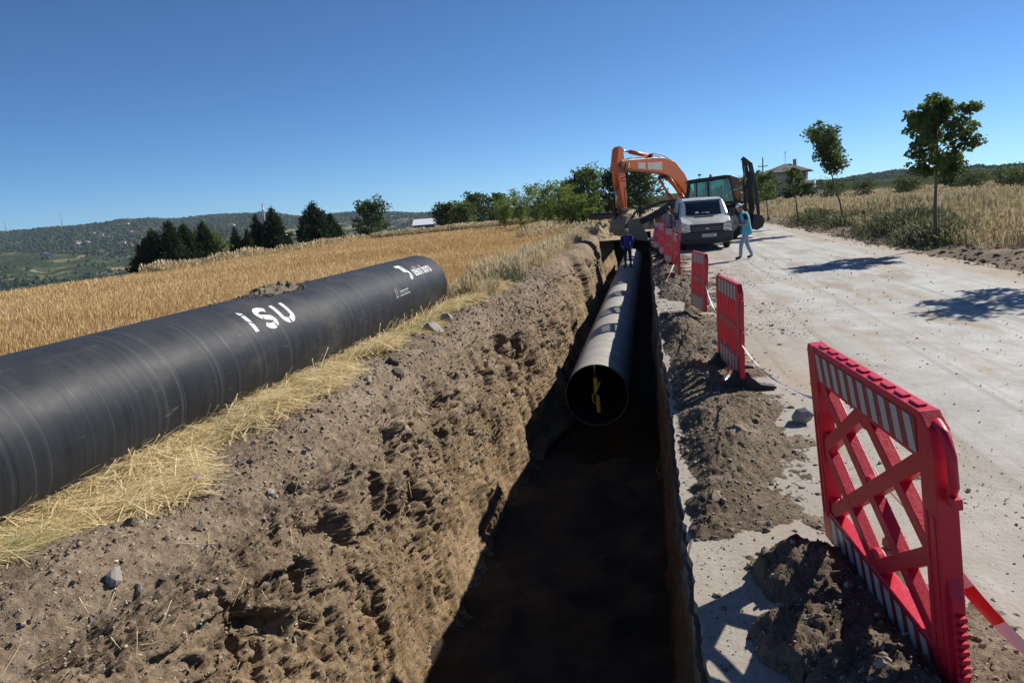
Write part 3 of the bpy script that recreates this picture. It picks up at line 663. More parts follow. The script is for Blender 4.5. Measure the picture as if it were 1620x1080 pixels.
# grey green clump of weeds on the bank past the pipe end
xs = -3.62 + rng.normal(0, 0.16, 900); ys = 18.4 + rng.normal(0, 0.45, 900)
edge_weeds(0, xs, ys, 0.25, 0.75, M_DRY, 0.05, wk=0.0008, zf=lambda x, y: np.zeros_like(x) + 0.25, headk=0)
# flattened straw between the pipe and the bank
n = 46000; y = 2.2 + 15 * rng.random(n) ** 1.5; u = rng.random(n); 
dens = fbm(y * 1.6, u * 2.0, octv=3, seed=216); ok_ = rng.random(n) < np.clip(0.75 + 0.9 * dens + 0.4 * (0.5 - u), 0.12, 1); y, u = y[ok_], u[ok_]; n = len(y)
xb = -4.22 + (0.66 + 0.03 * np.clip(y - 9, 0, 8) + 0.17 * fbm(y * 1.3, y * 0, octv=4, seed=207)) * u ** 0.8 * np.clip(0.62 + 0.1 * y, 0, 1)
ii = np.searchsorted(BY, y).clip(0, len(BY) - 1)
zpile = 0.13 * sstep(-3.85, -4.15, xb) * np.clip(1.25 - 0.06 * y, 0.3, 1)
zb = np.array([np.interp(xv, BANK[i, :110, 0], BANK[i, :110, 2]) for xv, i in zip(xb, ii)]) + 0.10 * rng.random(n) * (1 - 0.75 * u) + 0.05 * np.clip(fbm(xb * 2.5, y * 2.0, octv=2, seed=212), 0, 1) * (1 - u) + 0.005 + zpile
ang = rng.normal(R(62), 0.62, n) + 0.5 * fbm(xb * 1.5, y * 1.2, octv=2, seed=210); ang = np.where(rng.random(n) < 0.30, rng.uniform(0, 6.28, n), ang); ln = (0.22 + 0.38 * rng.random(n))
ld = np.stack([np.cos(ang) * ln, np.sin(ang) * ln], -1); ld *= np.where(rng.random(n) < 0.5, 1, -1)[:, None]
tint = np.clip(0.52 + 0.30 * rng.normal(size=n) + 0.16 * fbm(xb * 3, y * 1.5, octv=2, seed=209), 0, 0.9)
g = np.exp(-((y - 11.3) / 0.8) ** 2 - ((xb + 3.75) / 0.25) ** 2) + np.exp(-((y - 3.35) / 0.25) ** 2 - ((xb + 3.72) / 0.2) ** 2); tint = np.where(rng.random(n) < 0.55 * g, 1.0, tint)
blades('straw', np.stack([xb - ld[:, 0] / 2, y - ld[:, 1] / 2, zb], -1), 0.015 + 0.14 * rng.random(n) ** 3, ld, (0.0055 + 0.0008 * y) * rng.uniform(0.7, 1.4, n), tint, M_STRAW, curve=0.5, seg=2)
# stray stalks over the pipe's foot and on the bank
n = 900; y = 2.4 + 12 * rng.random(n); xb = -4.15 + 0.5 * rng.random(n); ang = rng.uniform(R(20), R(160), n); ln = 0.25 + 0.4 * rng.random(n)
blades('straw', np.stack([xb, y, 0.18 + 0.1 * rng.random(n)], -1), 0.05 + 0.30 * rng.random(n) ** 1.5, np.stack([np.cos(ang) * ln * 0.5, np.sin(ang) * ln], -1), 0.0035 + 0.0006 * y, np.clip(0.5 + 0.2 * rng.normal(size=n), 0, 0.9), M_STRAW, seg=2, head=0.12)
n = 420; y = 2.2 + 14 * rng.random(n) ** 1.4; ii = np.searchsorted(BY, y).clip(0, len(BY) - 1); kk = rng.integers(64, 200, n); Pq = BANK[ii, kk] + [0.012, 0, 0.012]
ang = rng.uniform(0, 6.28, n); ln = 0.10 + 0.30 * rng.random(n)
blades('straw', Pq, -0.25 * ln, np.stack([0.35 * np.abs(np.cos(ang)) * ln, np.sin(ang) * ln], -1), 0.003 + 0.0005 * y, np.clip(0.5 + 0.2 * rng.normal(size=n), 0, 0.9), M_STRAW, seg=2)
# tall grass and weeds on the far side of the road
x, y, dd = rad(115000, 15, 150, 2, 48, 1.7)
k = (x > 8.75 + 0.35 * vn(y * 0.5, y * 0, seed=5) + 0.6 * (y < 21) ) & (x < 60); k &= ~((x < 12.5) & (y < 21.2) & (x > 8.5) & (y > 18.6)); x, y, dd = x[k], y[k], dd[k]; n = len(x)
p = fbm(x * 0.22, y * 0.16, octv=3, seed=211); side = sstep(8.6, 11, x)
green = np.clip(0.9 - 0.35 * side + 0.0 * y, 0, 1) * (sstep(20.5, 24, y) * (1 - sstep(30, 70, y) * 0.6))
tint = np.clip(0.74 - 0.45 * green * (0.55 + 0.5 * p) + 0.13 * rng.normal(size=n), 0, 1)
hh = (0.35 + 0.70 * rng.random(n) ** 0.8) * (0.45 + 0.65 * side) * np.clip(0.95 + 0.3 * p, 0.5, 1.3) * 0.84 * (1 - 0.3 * sstep(35, 60, y))
blades('tall_grass', np.stack([x, y, rough_z(x, y) - 0.02], -1), hh, rng.normal(0, 0.14, (n, 2)) * hh[:, None] + [-0.03, -0.02], 0.004 + 0.0011 * dd, tint, M_DRY, seg=2, head=0.22)

# ================================================================== trees
def leaf_mat(name, dark, light, back=0.22):
    m = NT(name); a = m.attr('tint'); c = m.ramp(a, [(0.0, dark), (1.0, light)])
    m.P(Base_Color=c, Roughness=0.65, Specular_IOR_Level=0.04)
    tr = m.n('BsdfTranslucent', {'Color': m.mix(0.5, c, (0.20, 0.26, 0.05))}); mx = m.n('MixShader', {0: back, 1: m.b.outputs[0], 2: tr.outputs[0]})
    m.t.links.new(mx.outputs[0], m.out.inputs[0]); return m.mat
M_LEAF = leaf_mat('broad_leaf', (0.055, 0.088, 0.030), (0.135, 0.190, 0.062), 0.34)
M_LEAFD = leaf_mat('dark_leaf', (0.028, 0.048, 0.020), (0.068, 0.102, 0.038))
M_LEAFY = leaf_mat('young_leaf', (0.10, 0.145, 0.03), (0.21, 0.26, 0.06), 0.38)
M_NEEDLE = leaf_mat('needle', (0.015, 0.029, 0.017), (0.036, 0.062, 0.030), 0.08)
M_OLIVE = leaf_mat('olive_leaf', (0.05, 0.07, 0.035), (0.12, 0.14, 0.075))
M_BARK = simple('bark', (0.13, 0.10, 0.075), 0.95, var=0.4, scale=14, bump=0.02)
def leaf_quads(P, D, size, aspect, r, tint):
    """leaf ribbons: centre P, pointing along D"""
    N = len(P); D = D / np.linalg.norm(D, axis=1)[:, None]; q = r.normal(size=(N, 3)); W = np.cross(D, q); W /= np.linalg.norm(W, axis=1)[:, None]; U = np.cross(W, D)
    l = size[:, None]; w = l * aspect
    V = np.stack([P - D * l / 2, P - W * w / 2 + U * l * 0.08, P + D * l / 2, P + W * w / 2 + U * l * 0.08], 1)
    F = (np.arange(N) * 4)[:, None] + np.array([0, 1, 2, 3])
    return V.reshape(-1, 3), F, np.repeat(tint, 4)
def tree(name, label, loc, height, clear, rad_, mat, seed, leaf=0.11, nleaf=2600, nbr=16, trunk=0.05, lean=(0, 0), shape='round', group=None, cat='tree', clump=0.30, asp=0.75, base_z=None, squash=1.0):
    r = np.random.default_rng(seed); t = thing(name, label, cat, loc, (0, 0, r.uniform(0, 6.28) if lean == (0, 0) else 0), group)
    mb = MB(); top = height * 0.93
    tp = [Vector((lean[0] * k ** 1.3 + 0.03 * height * r.normal() * k * 0.35, lean[1] * k ** 1.3 + 0.03 * height * r.normal() * k * 0.35, top * k)) for k in np.linspace(0, 1, 8)]
    tp[0] = Vector((0, 0, -0.1)); mb.tube(tp, [trunk * (1 - 0.8 * i / 7) * (1.35 if i == 0 else 1) for i in range(8)], 7)
    cen = []
    ch = height - clear
    for b in range(nbr):
        u = (b + 0.5) / nbr; z0 = clear * 0.92 + (top - clear * 0.92) * u * 0.92; kk = z0 / top * 7; i0 = min(int(kk), 6); p0 = tp[i0].lerp(tp[i0 + 1], kk - i0)
        a = b * 2.4 + r.uniform(-0.4, 0.4)
        wz = {'round': math.sqrt(max(0.08, 1 - (2 * u - 0.85) ** 2 * 0.85)), 'cone': (1 - u) ** 0.8 + 0.06, 'vase': 0.55 + 0.55 * u}[shape]
        ln = rad_ * wz * r.uniform(0.72, 1.1); el = {'round': 0.25 + 0.8 * u, 'cone': 0.05 + 0.5 * u, 'vase': 0.9}[shape]
        d = Vector((math.cos(a) * math.cos(el), math.sin(a) * math.cos(el), math.sin(el)))
        p1 = p0 + d * ln * 0.55 + Vector((0, 0, 0.03 * ln)); p2 = p0 + d * ln + Vector((r.normal() * 0.1 * ln, r.normal() * 0.1 * ln, 0.10 * ln))
        mb.tube([p0, p1, p2], [trunk * 0.42 * (1 - 0.6 * u), trunk * 0.28 * (1 - 0.6 * u), trunk * 0.08], 5, cap=False)
        for q in (0.45, 0.75, 1.0): cen.append((p0.lerp(p2, q), d, 0.6 + 0.5 * q))
        for _ in range(2):
            q = r.uniform(0.3, 0.9); pp = p0.lerp(p2, q); sd = Vector(r.normal(size=3)); sd.normalize(); pe = pp + (sd * 0.6 + d * 0.4 + Vector((0, 0, 0.2))) * ln * 0.42
            mb.tube([pp, pe], [trunk * 0.14, trunk * 0.04], 4, cap=False); cen.append((pe, sd, 0.85))
    mb.build('trunk', M_BARK, t, fixn=False)
    C = np.array([c[0][:] for c in cen]); Dc = np.array([c[1][:] for c in cen]); W = np.array([c[2] for c in cen]) * r.uniform(0.5, 1.3, len(cen))
    pick = r.choice(len(C), nleaf, p=W / W.sum()); off = r.normal(size=(nleaf, 3)); off /= np.linalg.norm(off, axis=1)[:, None]; off *= (r.random((nleaf, 1)) ** 0.45) * clump * rad_ * W[pick][:, None]; off[:, 2] *= 0.75
    P = C[pick] + off; D = Dc[pick] * 0.4 + off / (clump * rad_) * 0.9 + r.normal(size=(nleaf, 3)) * 0.55 + [0, 0, -0.35]
    P[:, 2] = np.maximum(P[:, 2], clear * 0.55 if clear > 0.5 else 0.02)
    cl = r.normal(size=len(C))[pick]
    V, F, T = leaf_quads(P, D, leaf * r.uniform(0.65, 1.25, nleaf), asp, r, np.clip(0.45 + 0.2 * cl + 0.2 * r.normal(size=nleaf), 0, 1))
    put('crown', np_mesh('crown', V, F, attr={'tint': T}), mat, t)
    return t
def conifer(label, loc, height, width, seed, group):
    r = np.random.default_rng(seed); t = thing('conifer_tree', label, 'tree', loc, (0, 0, r.uniform(0, 6)), group)
    mb = MB(); mb.tube([(0, 0, -0.3), (0.02 * height * r.normal(), 0, height * 0.5), (0, 0, height)], [0.02 * height, 0.014 * height, 0.004 * height], 6); P = []; D = []; SZ = []
    nt = 22
    for i in range(nt):
        u = (i + 0.3) / nt; z = 0.05 * height + 0.95 * height * u; Rr = width / 2 * (1 - u) ** 0.92 * r.uniform(0.78, 1.15) + 0.03
        for b in range(9 if u < 0.7 else 6):
            a = b * 2 * math.pi / 8 + i * 1.1 + r.uniform(-0.35, 0.35); ln = Rr * r.uniform(0.6, 1.12)
            dr = np.array([math.cos(a), math.sin(a), 0.42 + 0.5 * u]); tip = np.array([0, 0, z]) + dr * ln
            mb.tube([(0, 0, z), tuple(tip)], [0.006 * height * (1 - u) + 0.004, 0.003], 4, cap=False)
            m_ = int(16 + 36 * (1 - u)); q = r.random(m_) ** 0.7
            P.append(np.array([0, 0, z]) + dr * (ln * q)[:, None] + r.normal(size=(m_, 3)) * 0.055 * width * (1.1 - 0.5 * q)[:, None]); D.append(dr * 1.0 + r.normal(size=(m_, 3)) * 0.55); SZ.append(np.full(m_, 0.10 * width * (0.45 + 0.7 * (1 - u))))
    m_ = 40; P.append(np.stack([r.normal(size=m_) * 0.012 * width, r.normal(size=m_) * 0.012 * width, height * (0.90 + 0.12 * r.random(m_))], -1)); D.append(np.array([0, 0, 1.0]) + r.normal(size=(m_, 3)) * 0.35); SZ.append(np.full(m_, 0.07 * width))
    mb.build('trunk', M_BARK, t, fixn=False)
    P, D, SZ = np.concatenate(P), np.concatenate(D), np.concatenate(SZ); n = len(P)
    V, F, T = leaf_quads(P, D, SZ * r.uniform(0.7, 1.3, n), 0.38, r, np.clip(0.4 + 0.25 * r.normal(size=n), 0, 1))
    put('crown', np_mesh('crown', V, F, attr={'tint': T}), M_NEEDLE, t); return t
# ------------------------------------------------------------------ trees where they stand
RT = 'young trees along the far side of the road'
tree('street_tree', 'tallest young broadleaf tree with a straight trunk, nearest one beside the road', (8.35, 24.2, 0.16), 4.15, 2.05, 1.06, M_LEAF, 11, leaf=0.125, nleaf=6000, nbr=22, trunk=0.065, group=RT, clump=0.25, lean=(-0.05, 0.02))
tree('street_tree', 'leaning young tree with a bent trunk between the tall tree and the house', (8.95, 37.4, 0.17), 4.1, 2.45, 1.12, M_LEAF, 12, leaf=0.135, nleaf=4000, nbr=16, trunk=0.055, lean=(-0.95, 0.1), shape='vase', group=RT, clump=0.30)
tree('street_tree', 'small thin tree standing in front of the two storey house', (7.95, 43.0, 0.17), 3.1, 1.7, 0.62, M_LEAF, 13, leaf=0.13, nleaf=1150, nbr=12, trunk=0.05, lean=(-0.35, 0.05), group=RT)
tree('street_tree', 'small tree just right of the raised backhoe arm', (7.75, 52.0, 0.17), 3.0, 1.3, 0.95, M_LEAF, 14, leaf=0.15, nleaf=1000, nbr=11, trunk=0.05, lean=(-0.3, 0.0), group=RT)
tree('street_tree', 'tree directly behind the raised backhoe arm', (7.9, 62.0, 0.1), 3.3, 0.9, 1.15, M_LEAF, 15, leaf=0.17, nleaf=1100, nbr=12, trunk=0.06, lean=(-0.1, 0.0), group=RT)
tree('street_tree', 'young roadside tree whose shadow crosses the road at the right', (9.0, 16.9, 0.16), 4.1, 2.0, 1.2, M_LEAF, 16, leaf=0.13, nleaf=2000, nbr=15, trunk=0.06, group=RT, clump=0.25)
GC = 'dark conifers below the edge of the field'
for lab, (x, y, zt), w in (('broad conifer at the left end of the dark conifer clump', (-45.2, 62, 2.5), 5.0), ('conifer with the second sharpest tip in the dark clump', (-43.4, 62, 3.3), 3.9), ('conifer in the middle of the dark clump', (-43.6, 64.5, 2.95), 3.9),
                           ('conifer with a thin tip at the right end of the dark clump', (-42.9, 66.5, 3.1), 3.6), ('short conifer right of the round green tree', (-44.0, 74, 2.4), 2.6), ('second short conifer right of the round green tree', (-42.0, 73, 2.1), 2.3),
                           ('slim conifer left of the tallest conifer', (-42.5, 76, 3.6), 3.0), ('tallest conifer with a feathery tip on the field skyline', (-41.0, 77, 4.1), 4.4), ('wide conifer standing apart between two rounder trees', (-41.3, 88, 4.5), 6.0), ('low conifer attached to the right of the wide one', (-40.0, 90, 3.2), 3.8)):
    zb = float(field_z(x, y)) - 0.2; conifer(lab, (x, y, zb), zt - zb, w, int(x * -10 + y), GC)
for lab, (x, y, zt), r_, mt, leaf, cl in (('round mid green tree between the two groups of conifers', (-45.0, 70, 1.95), 2.0, M_LEAF, 0.28, 0.1), ('big round dark tree alone on the field skyline', (-40.0, 104, 4.4), 2.7, M_LEAFD, 0.34, 0.3),
                                         ('round dark bush tree next to the white shed roof', (-30.8, 112, 3.5), 2.2, M_LEAFD, 0.34, 0.2), ('large domed dark tree with the left crown of a pair', (-28.9, 123, 4.9), 2.9, M_LEAFD, 0.36, 0.5), ('large domed dark tree with the right crown of a pair', (-25.3, 126, 4.6), 2.9, M_LEAFD, 0.36, 0.5),
                                         ('lower mid green tree in front of the domed pair', (-27.2, 108, 2.5), 2.6, M_LEAF, 0.32, 0.2)):
    zb = float(field_z(x, y)) - 0.1; tree('round_tree', lab, (x, y, zb), (zt - zb) * 1.0, cl, r_, mt, int(y * 3 - x), leaf=leaf, nleaf=3200, nbr=20, trunk=0.15, group='trees beyond the field', clump=0.36)
for lab, (x, y, zt), r_ in (('bright green shrub at the left end of the shrub row behind the field', (-16.2, 84, 2.1), 2.0), ('bright green shrub second from the left in the shrub row', (-13.7, 80, 2.8), 1.9), ('bright green shrub in the middle of the shrub row', (-11.3, 76, 3.1), 1.8), ('tallest bright green shrub of the shrub row', (-9.2, 70, 3.6), 1.7),
                            ('bright green shrub right of the tallest one', (-7.5, 66, 3.1), 1.5), ('leafy shrub left of the trench end', (-6.2, 62, 2.3), 1.4), ('green shrub hanging over the end of the left bank', (-4.7, 58, 1.85), 1.1), ('lowest green shrub on the bank above the trench end', (-3.9, 54, 1.0), 0.9)):
    tree('shrub', lab, (x, y, 0.0), zt, 0.15, r_, M_LEAFY, int(y * 5 - x), leaf=0.24, nleaf=1900, nbr=16, trunk=0.05, group='shrubs at the end of the field', cat='shrub', clump=0.34, shape='vase', asp=0.5)
for lab, (x, y, zt), r_ in (('large broad tree left of the excavator stick', (-6.2, 77, 5.5), 2.3), ('broad tree seen through the excavator arm', (-0.9, 75, 4.9), 2.4), ('broad tree right behind the excavator stick', (-3.5, 80, 5.3), 2.3), ('lower broad tree at the left of the large one', (-8.4, 82, 4.4), 1.8)):
    tree('broad_tree', lab, (x, y, 0.0), zt, 0.7, r_, M_LEAFD if x > -4 else M_LEAF, int(y * 7 - x), leaf=0.26, nleaf=4200, nbr=22, trunk=0.16, group='large trees behind the excavator', clump=0.36)
for i, (x, y, zt) in enumerate(((20.2, 90, 2.1), (24.1, 92, 1.7), (22.5, 99, 2.0), (27.0, 87, 1.5), (29.3, 93, 1.7), (31.7, 82, 1.25), (33.5, 88, 1.6), (33.0, 76, 1.2), (36.3, 84, 1.6), (38.5, 92, 1.9), (40.5, 84, 1.5), (36.5, 77, 1.3))):
    tree('olive_tree', 'low grey green orchard tree beyond the tall dry grass', (x, y, 0.0), zt, 0.4, 1.7, M_OLIVE, 300 + i, leaf=0.22, nleaf=800, nbr=12, trunk=0.09, group='orchard trees beyond the tall dry grass', clump=0.4)
tree('dark_tree', 'dark rounded tree behind the orchard near the tall roadside tree', (35.3, 97, 0.0), 3.0, 0.8, 2.0, M_LEAFD, 77, leaf=0.28, nleaf=2000, nbr=16, trunk=0.14, clump=0.36)
for lab, x, y, zt, r_ in (('dark garden tree at the right corner of the house', 21.6, 112, 2.3, 1.2), ('dark garden tree covering the middle of the house', 19.6, 112, 2.2, 1.0), ('dark bushy tree left of the house', 14.4, 100, 3.3, 2.2), ('round tree beside the utility pole', 12.6, 90, 3.3, 1.7)):
    tree('garden_tree', lab, (x, y, 0.0), zt, 0.5, r_, M_LEAFD, int(x * 9), leaf=0.28, nleaf=1500, nbr=14, trunk=0.1, group='garden trees by the house', clump=0.38)
# weeds at the foot of the grass, right of the road
def weed_clump(label, x, y, sx, sy, n, h, mat=M_WEED, tint=0.45):
    xs = x + rng.normal(0, sx, n); ys = y + rng.normal(0, sy, n); hh = h * (0.35 + 0.8 * rng.random(n)) * np.exp(-0.35 * (((xs - x) / sx) ** 2 + ((ys - y) / sy) ** 2)) + 0.06
    o = blades('weed_clump', np.stack([xs, ys, rough_z(xs, ys) - 0.02], -1), hh, rng.normal(0, 0.45, (n, 2)) * hh[:, None], np.full(n, 0.035), np.clip(tint + 0.22 * rng.normal(size=n), 0, 1), mat, seg=2, head=0.25, kind='thing')
    del o['kind']; tag(o, label, 'weeds', 'weed clumps beside the road'); return o
weed_clump('dark green weed clump around the middle of the grass verge', 9.6, 30.0, 0.9, 1.9, 2600, 0.80, tint=0.55)
weed_clump('grey green weeds at the foot of the tallest tree', 8.9, 25.6, 0.55, 1.3, 2200, 0.55, tint=0.75)
weed_clump('weeds around the base of the leaning tree', 9.4, 37.8, 0.6, 1.5, 1300, 0.6, tint=0.6)
weed_clump('low dark weeds beside the small thin tree', 9.0, 43.5, 0.6, 3.0, 1300, 0.6, tint=0.5)
# woods on the far slopes: one far off mass
def far_woods():
    n = 46000; a = rng.uniform(-50, -12, n); r = np.exp(rng.uniform(np.log(420), np.log(2650), n)); ar = np.radians(a); x, y = r * np.sin(ar), r * np.cos(ar)
    p = fbm(x * 0.0032, y * 0.0032, octv=4, seed=171); rid = 0.7 * sstep(2100, 2450, r)
    k = rng.random(n) < np.clip(sstep(-0.05, 0.22, p) + rid * 0.8 + 0.04, 0, 1); x, y, r, ar = x[k], y[k], r[k], ar[k]
    n2 = 5000; a2 = np.radians(rng.uniform(4, 32, n2)); r2 = rng.uniform(900, 1650, n2)
    x = np.concatenate([x, r2 * np.sin(a2)]); y = np.concatenate([y, r2 * np.cos(a2)]); r = np.concatenate([r, r2]); ar = np.concatenate([ar, a2])
    z = far_z(ar, r); n = len(x); s = (1.3 + 2.0 * rng.random(n)) * (0.75 + r / 2600)
    base = np.array([(-1, -0.6, 0), (1, -0.6, 0), (0, 1.1, 0), (-0.75, -0.4, 1.0), (0.7, -0.5, 0.9), (0.1, 0.75, 1.05), (0, 0, 1.5)])
    F = np.array([(0, 1, 4), (0, 4, 3), (1, 2, 5), (1, 5, 4), (2, 0, 3), (2, 3, 5), (3, 4, 6), (4, 5, 6), (5, 3, 6)])
    th = rng.uniform(0, 6.28, n); c, s_ = np.cos(th)[:, None], np.sin(th)[:, None]; b = base[None] * (s[:, None, None] * [1, 1, 0.85]) * rng.uniform(0.75, 1.25, (n, 7, 1))
    V = np.stack([b[..., 0] * c - b[..., 1] * s_ + x[:, None], b[..., 0] * s_ + b[..., 1] * c + y[:, None], b[..., 2] + z[:, None] - 0.5], -1)
    return put('far_woods', np_mesh('far_woods', V.reshape(-1, 3), (F[None] + (np.arange(n) * 7)[:, None, None]).reshape(-1, 3), attr={'tint': np.repeat(np.clip(0.4 + 0.3 * rng.normal(size=n), 0, 1), 7)}), M_FARLEAF, kind='stuff')
M_FARLEAF = leaf_mat('far_leaf', (0.020, 0.032, 0.016), (0.052, 0.070, 0.032), 0.0); M_FARLEAF.node_tree.nodes['Principled BSDF'].inputs['Specular IOR Level'].default_value = 0.0
far_woods()

# ------------------------------------------------------------------ buildings
M_WALL = simple('render_wall', (0.36, 0.345, 0.32), 0.9, var=0.08); M_CLAD = simple('brown_cladding', (0.14, 0.115, 0.095), 0.8)
M_ROOF = simple('roof_tile', (0.115, 0.102, 0.094), 0.85, var=0.2, scale=3); M_REDROOF = simple('red_roof_tile', (0.22, 0.10, 0.075), 0.85, var=0.25, scale=3)
M_PANE = simple('window_pane', (0.02, 0.024, 0.028), 0.08); M_WHITE = simple('white_paint', (0.75, 0.74, 0.71), 0.6, var=0.05); M_GREYP = simple('grey_paint', (0.33, 0.33, 0.33), 0.6)
M_SHEETROOF = simple('white_sheet_roof', (0.72, 0.73, 0.74), 0.5, var=0.06); M_WOODW = simple('weathered_wood', (0.17, 0.14, 0.11), 0.85, var=0.3)
def add_window(par, c, w, h, face='y', depth=0.10):
    """window with frame; c = centre on the wall's outer plane (faces -Y or +X)"""
    f = MB(); p = MB()
    def B(m, du, dz, w_, h_, t, off):
        if face == 'y': m.box((c[0] + du, c[1] - off, c[2] + dz), (w_, t, h_))
        else: m.box((c[0] + off, c[1] + du, c[2] + dz), (t, w_, h_))
    for sx in (-1, 1): B(f, sx * (w / 2 - 0.04), 0, 0.08, h, depth, depth / 2 - 0.03)
    for sz in (-1, 1): B(f, 0, sz * (h / 2 - 0.04), w - 0.162, 0.08, depth, depth / 2 - 0.03)
    B(f, 0, 0, 0.06, h - 0.165, depth * 0.8, depth * 0.4 - 0.03)
    wn_ = f.build('window', M_WHITE, par); B(p, 0, 0, w - 0.1, h - 0.1, 0.03, 0.003); p.build('pane', M_PANE, wn_); return wn_
def hip_roof(mb, x0, x1, y0, y1, z0, z1, t=0.18, rid=0.35):
    cx, cy = (x0 + x1) / 2, (y0 + y1) / 2; lx, ly = (x1 - x0), (y1 - y0); r = max(lx - ly, 0) / 2 + 0.4
    vs = [(x0, y0, z0), (x1, y0, z0), (x1, y1, z0), (x0, y1, z0), (x0, y0, z0 + t), (x1, y0, z0 + t), (x1, y1, z0 + t), (x0, y1, z0 + t), (cx - r, cy, z1), (cx + r, cy, z1)]
    mb.add(vs, [(3, 2, 1, 0), (0, 1, 5, 4), (1, 2, 6, 5), (2, 3, 7, 6), (3, 0, 4, 7), (4, 5, 9, 8), (6, 7, 8, 9), (5, 6, 9), (7, 4, 8)])
h = thing('house', 'two storey house with a brown hip roof and chimney behind the roadside trees', 'house', (22.9, 133, 0), (0, 0, R(-14)))
w_ = MB().box((0, 0, 2.2), (6.2, 6.6, 4.7)).build('wall', M_WALL, h)
c_ = MB(); c_.box((-2.55, -3.315, 2.2), (1.05, 0.06, 4.66)); c_.box((2.78, -3.315, 2.2), (0.5, 0.06, 4.66)); c_.each('cladding', M_CLAD, h)
rf = MB(); hip_roof(rf, -4.0, 4.0, -4.2, 4.2, 4.552, 6.1); rf = rf.build('roof', M_ROOF, h)
MB().box((1.2, 0.5, 6.1), (0.55, 0.5, 1.3)).build('chimney', M_GREYP, rf)
a_ = MB(); a_.tube([(-0.25, 0, 5.9), (-0.25, 0, 7.9)], 0.03, 5); a_.bar((-0.65, 0, 7.15), (0.15, 0, 7.15), 0.03, 0.03); a_.bar((-0.5, 0, 7.4), (0.0, 0, 7.4), 0.03, 0.03); a_.box((-0.25, 0, 7.9), (0.16, 0.05, 0.35)); a_.build('antenna', M_GREYP, rf)
for cx, cz, ww, hh_ in ((-1.25, 3.3, 1.1, 1.3), (0.95, 3.2, 0.7, 1.8), (2.05, 3.35, 0.6, 1.0), (-1.25, 0.95, 1.2, 1.3), (0.9, 0.9, 1.2, 1.4)): add_window(h, (cx, -3.30, cz), ww, hh_)
for cy, cz in ((-1.6, 3.3), (1.2, 3.3), (-1.6, 0.9)): add_window(h, (3.10, cy, cz), 1.1, 1.3, 'x')
b_ = MB(); b_.box((3.75, -0.2, 2.05), (1.25, 3.4, 0.16)); b_.box((4.34, -0.2, 2.6), (0.07, 3.4, 0.95)); b_.box((3.72, -1.87, 2.6), (1.17, 0.07, 0.95)); b_.build('balcony', M_WHITE, h)
g = thing('garage', 'small grey garage with a flat roof at the right of the house', 'garage', (26.1, 124, 0), (0, 0, R(-14)))
MB().box((0, 0, 0.85), (2.0, 3.0, 1.75)).build('wall', M_GREYP, g); MB().box((0, 0, 1.8), (2.5, 3.5, 0.14)).build('roof', M_ROOF, g); MB().box((0.35, -1.53, 0.75), (0.9, 0.05, 1.5)).build('door', M_WHITE, g)
b = thing('brick_house', 'small dark house with a red brown roof behind the backhoe', 'house', (8.3, 82, 0), (0, 0, R(-6)))
MB().box((0, 0, 1.5), (3.0, 4.0, 3.1)).build('wall', M_WOODW, b); q = MB(); q.prism([(-2.0, 3.05), (2.0, 3.05), (2.0, 3.15), (0, 3.85), (-2.0, 3.15)], 'y', -2.4, 2.4); q.build('roof', M_REDROOF, b)
for cx in (-0.75, 0.75): add_window(b, (cx, -2.0, 1.9), 0.7, 1.0)
s_ = thing('shed', 'long low farm shed with a white sheet roof beyond the field', 'shed', (-61.0, 200, -4.9), (0, 0, R(12)))
MB().box((0, 0, 2.3), (5.6, 9, 4.6)).build('wall', M_WOODW, s_); q = MB(); q.prism([(-5.2, 4.6), (0, 6.15), (5.2, 4.6), (5.2, 4.75), (0, 6.3), (-5.2, 4.75)], 'x', -3.2, 3.2); q.build('roof', M_SHEETROOF, s_)
p_ = thing('utility_pole', 'thin wooden utility pole with a crossarm left of the house', 'pole', (17.2, 120, 0))
MB().tube([(0, 0, -0.2), (0, 0, 6.9)], [0.14, 0.09], 8).build('pole', M_WOODW, p_); q = MB(); q.bar((-0.7, 0, 5.6), (0.7, 0, 5.6), 0.1, 0.12); q.build('crossarm', M_WOODW, p_)
q = MB(); [q.lathe([(0, 0), (0.05, 0.02), (0.06, 0.12), (0.0, 0.18)], 8, c=(xx, 0, 5.66)) for xx in (-0.6, 0, 0.6)]; q.each('insulator', M_GREYP, p_)
# masts and a minaret far off on the ridge
for lab, azd, r_, hgt in (('thin radio mast on the left ridge near the frame edge', -44.4, 2450, 34), ('thin radio mast on the ridge above the pale hillside houses', -41.3, 2450, 40)):
    ar = R(azd); z = float(far_z(np.array([ar]), np.array([float(r_)]))[0]); mm = thing('radio_mast', lab, 'mast', (r_ * math.sin(ar), r_ * math.cos(ar), z), group='radio masts on the ridge')
    MB().tube([(0, 0, 0), (0, 0, hgt)], [1.1, 0.5], 6).build('mast', M_GREYP, mm); q = MB(); q.bar((-2, 0, hgt * 0.8), (2, 0, hgt * 0.8), 0.5, 0.5); q.build('crossarm', M_GREYP, mm)
ar = R(-28.6); z = float(far_z(np.array([ar]), np.array([1900.0]))[0]); mm = thing('minaret', 'white minaret among the trees on the far slope', 'minaret', (1900 * math.sin(ar), 1900 * math.cos(ar), z))
q = MB(); q.lathe([(2.6, 0), (2.4, 24), (3.4, 25), (3.4, 26.5), (2.0, 27), (1.9, 34)], 12); q.build('shaft', M_WHITE, mm); q = MB(); q.lathe([(2.3, 34.02), (0.05, 45)], 12); q.build('spire', M_GREYP, mm)
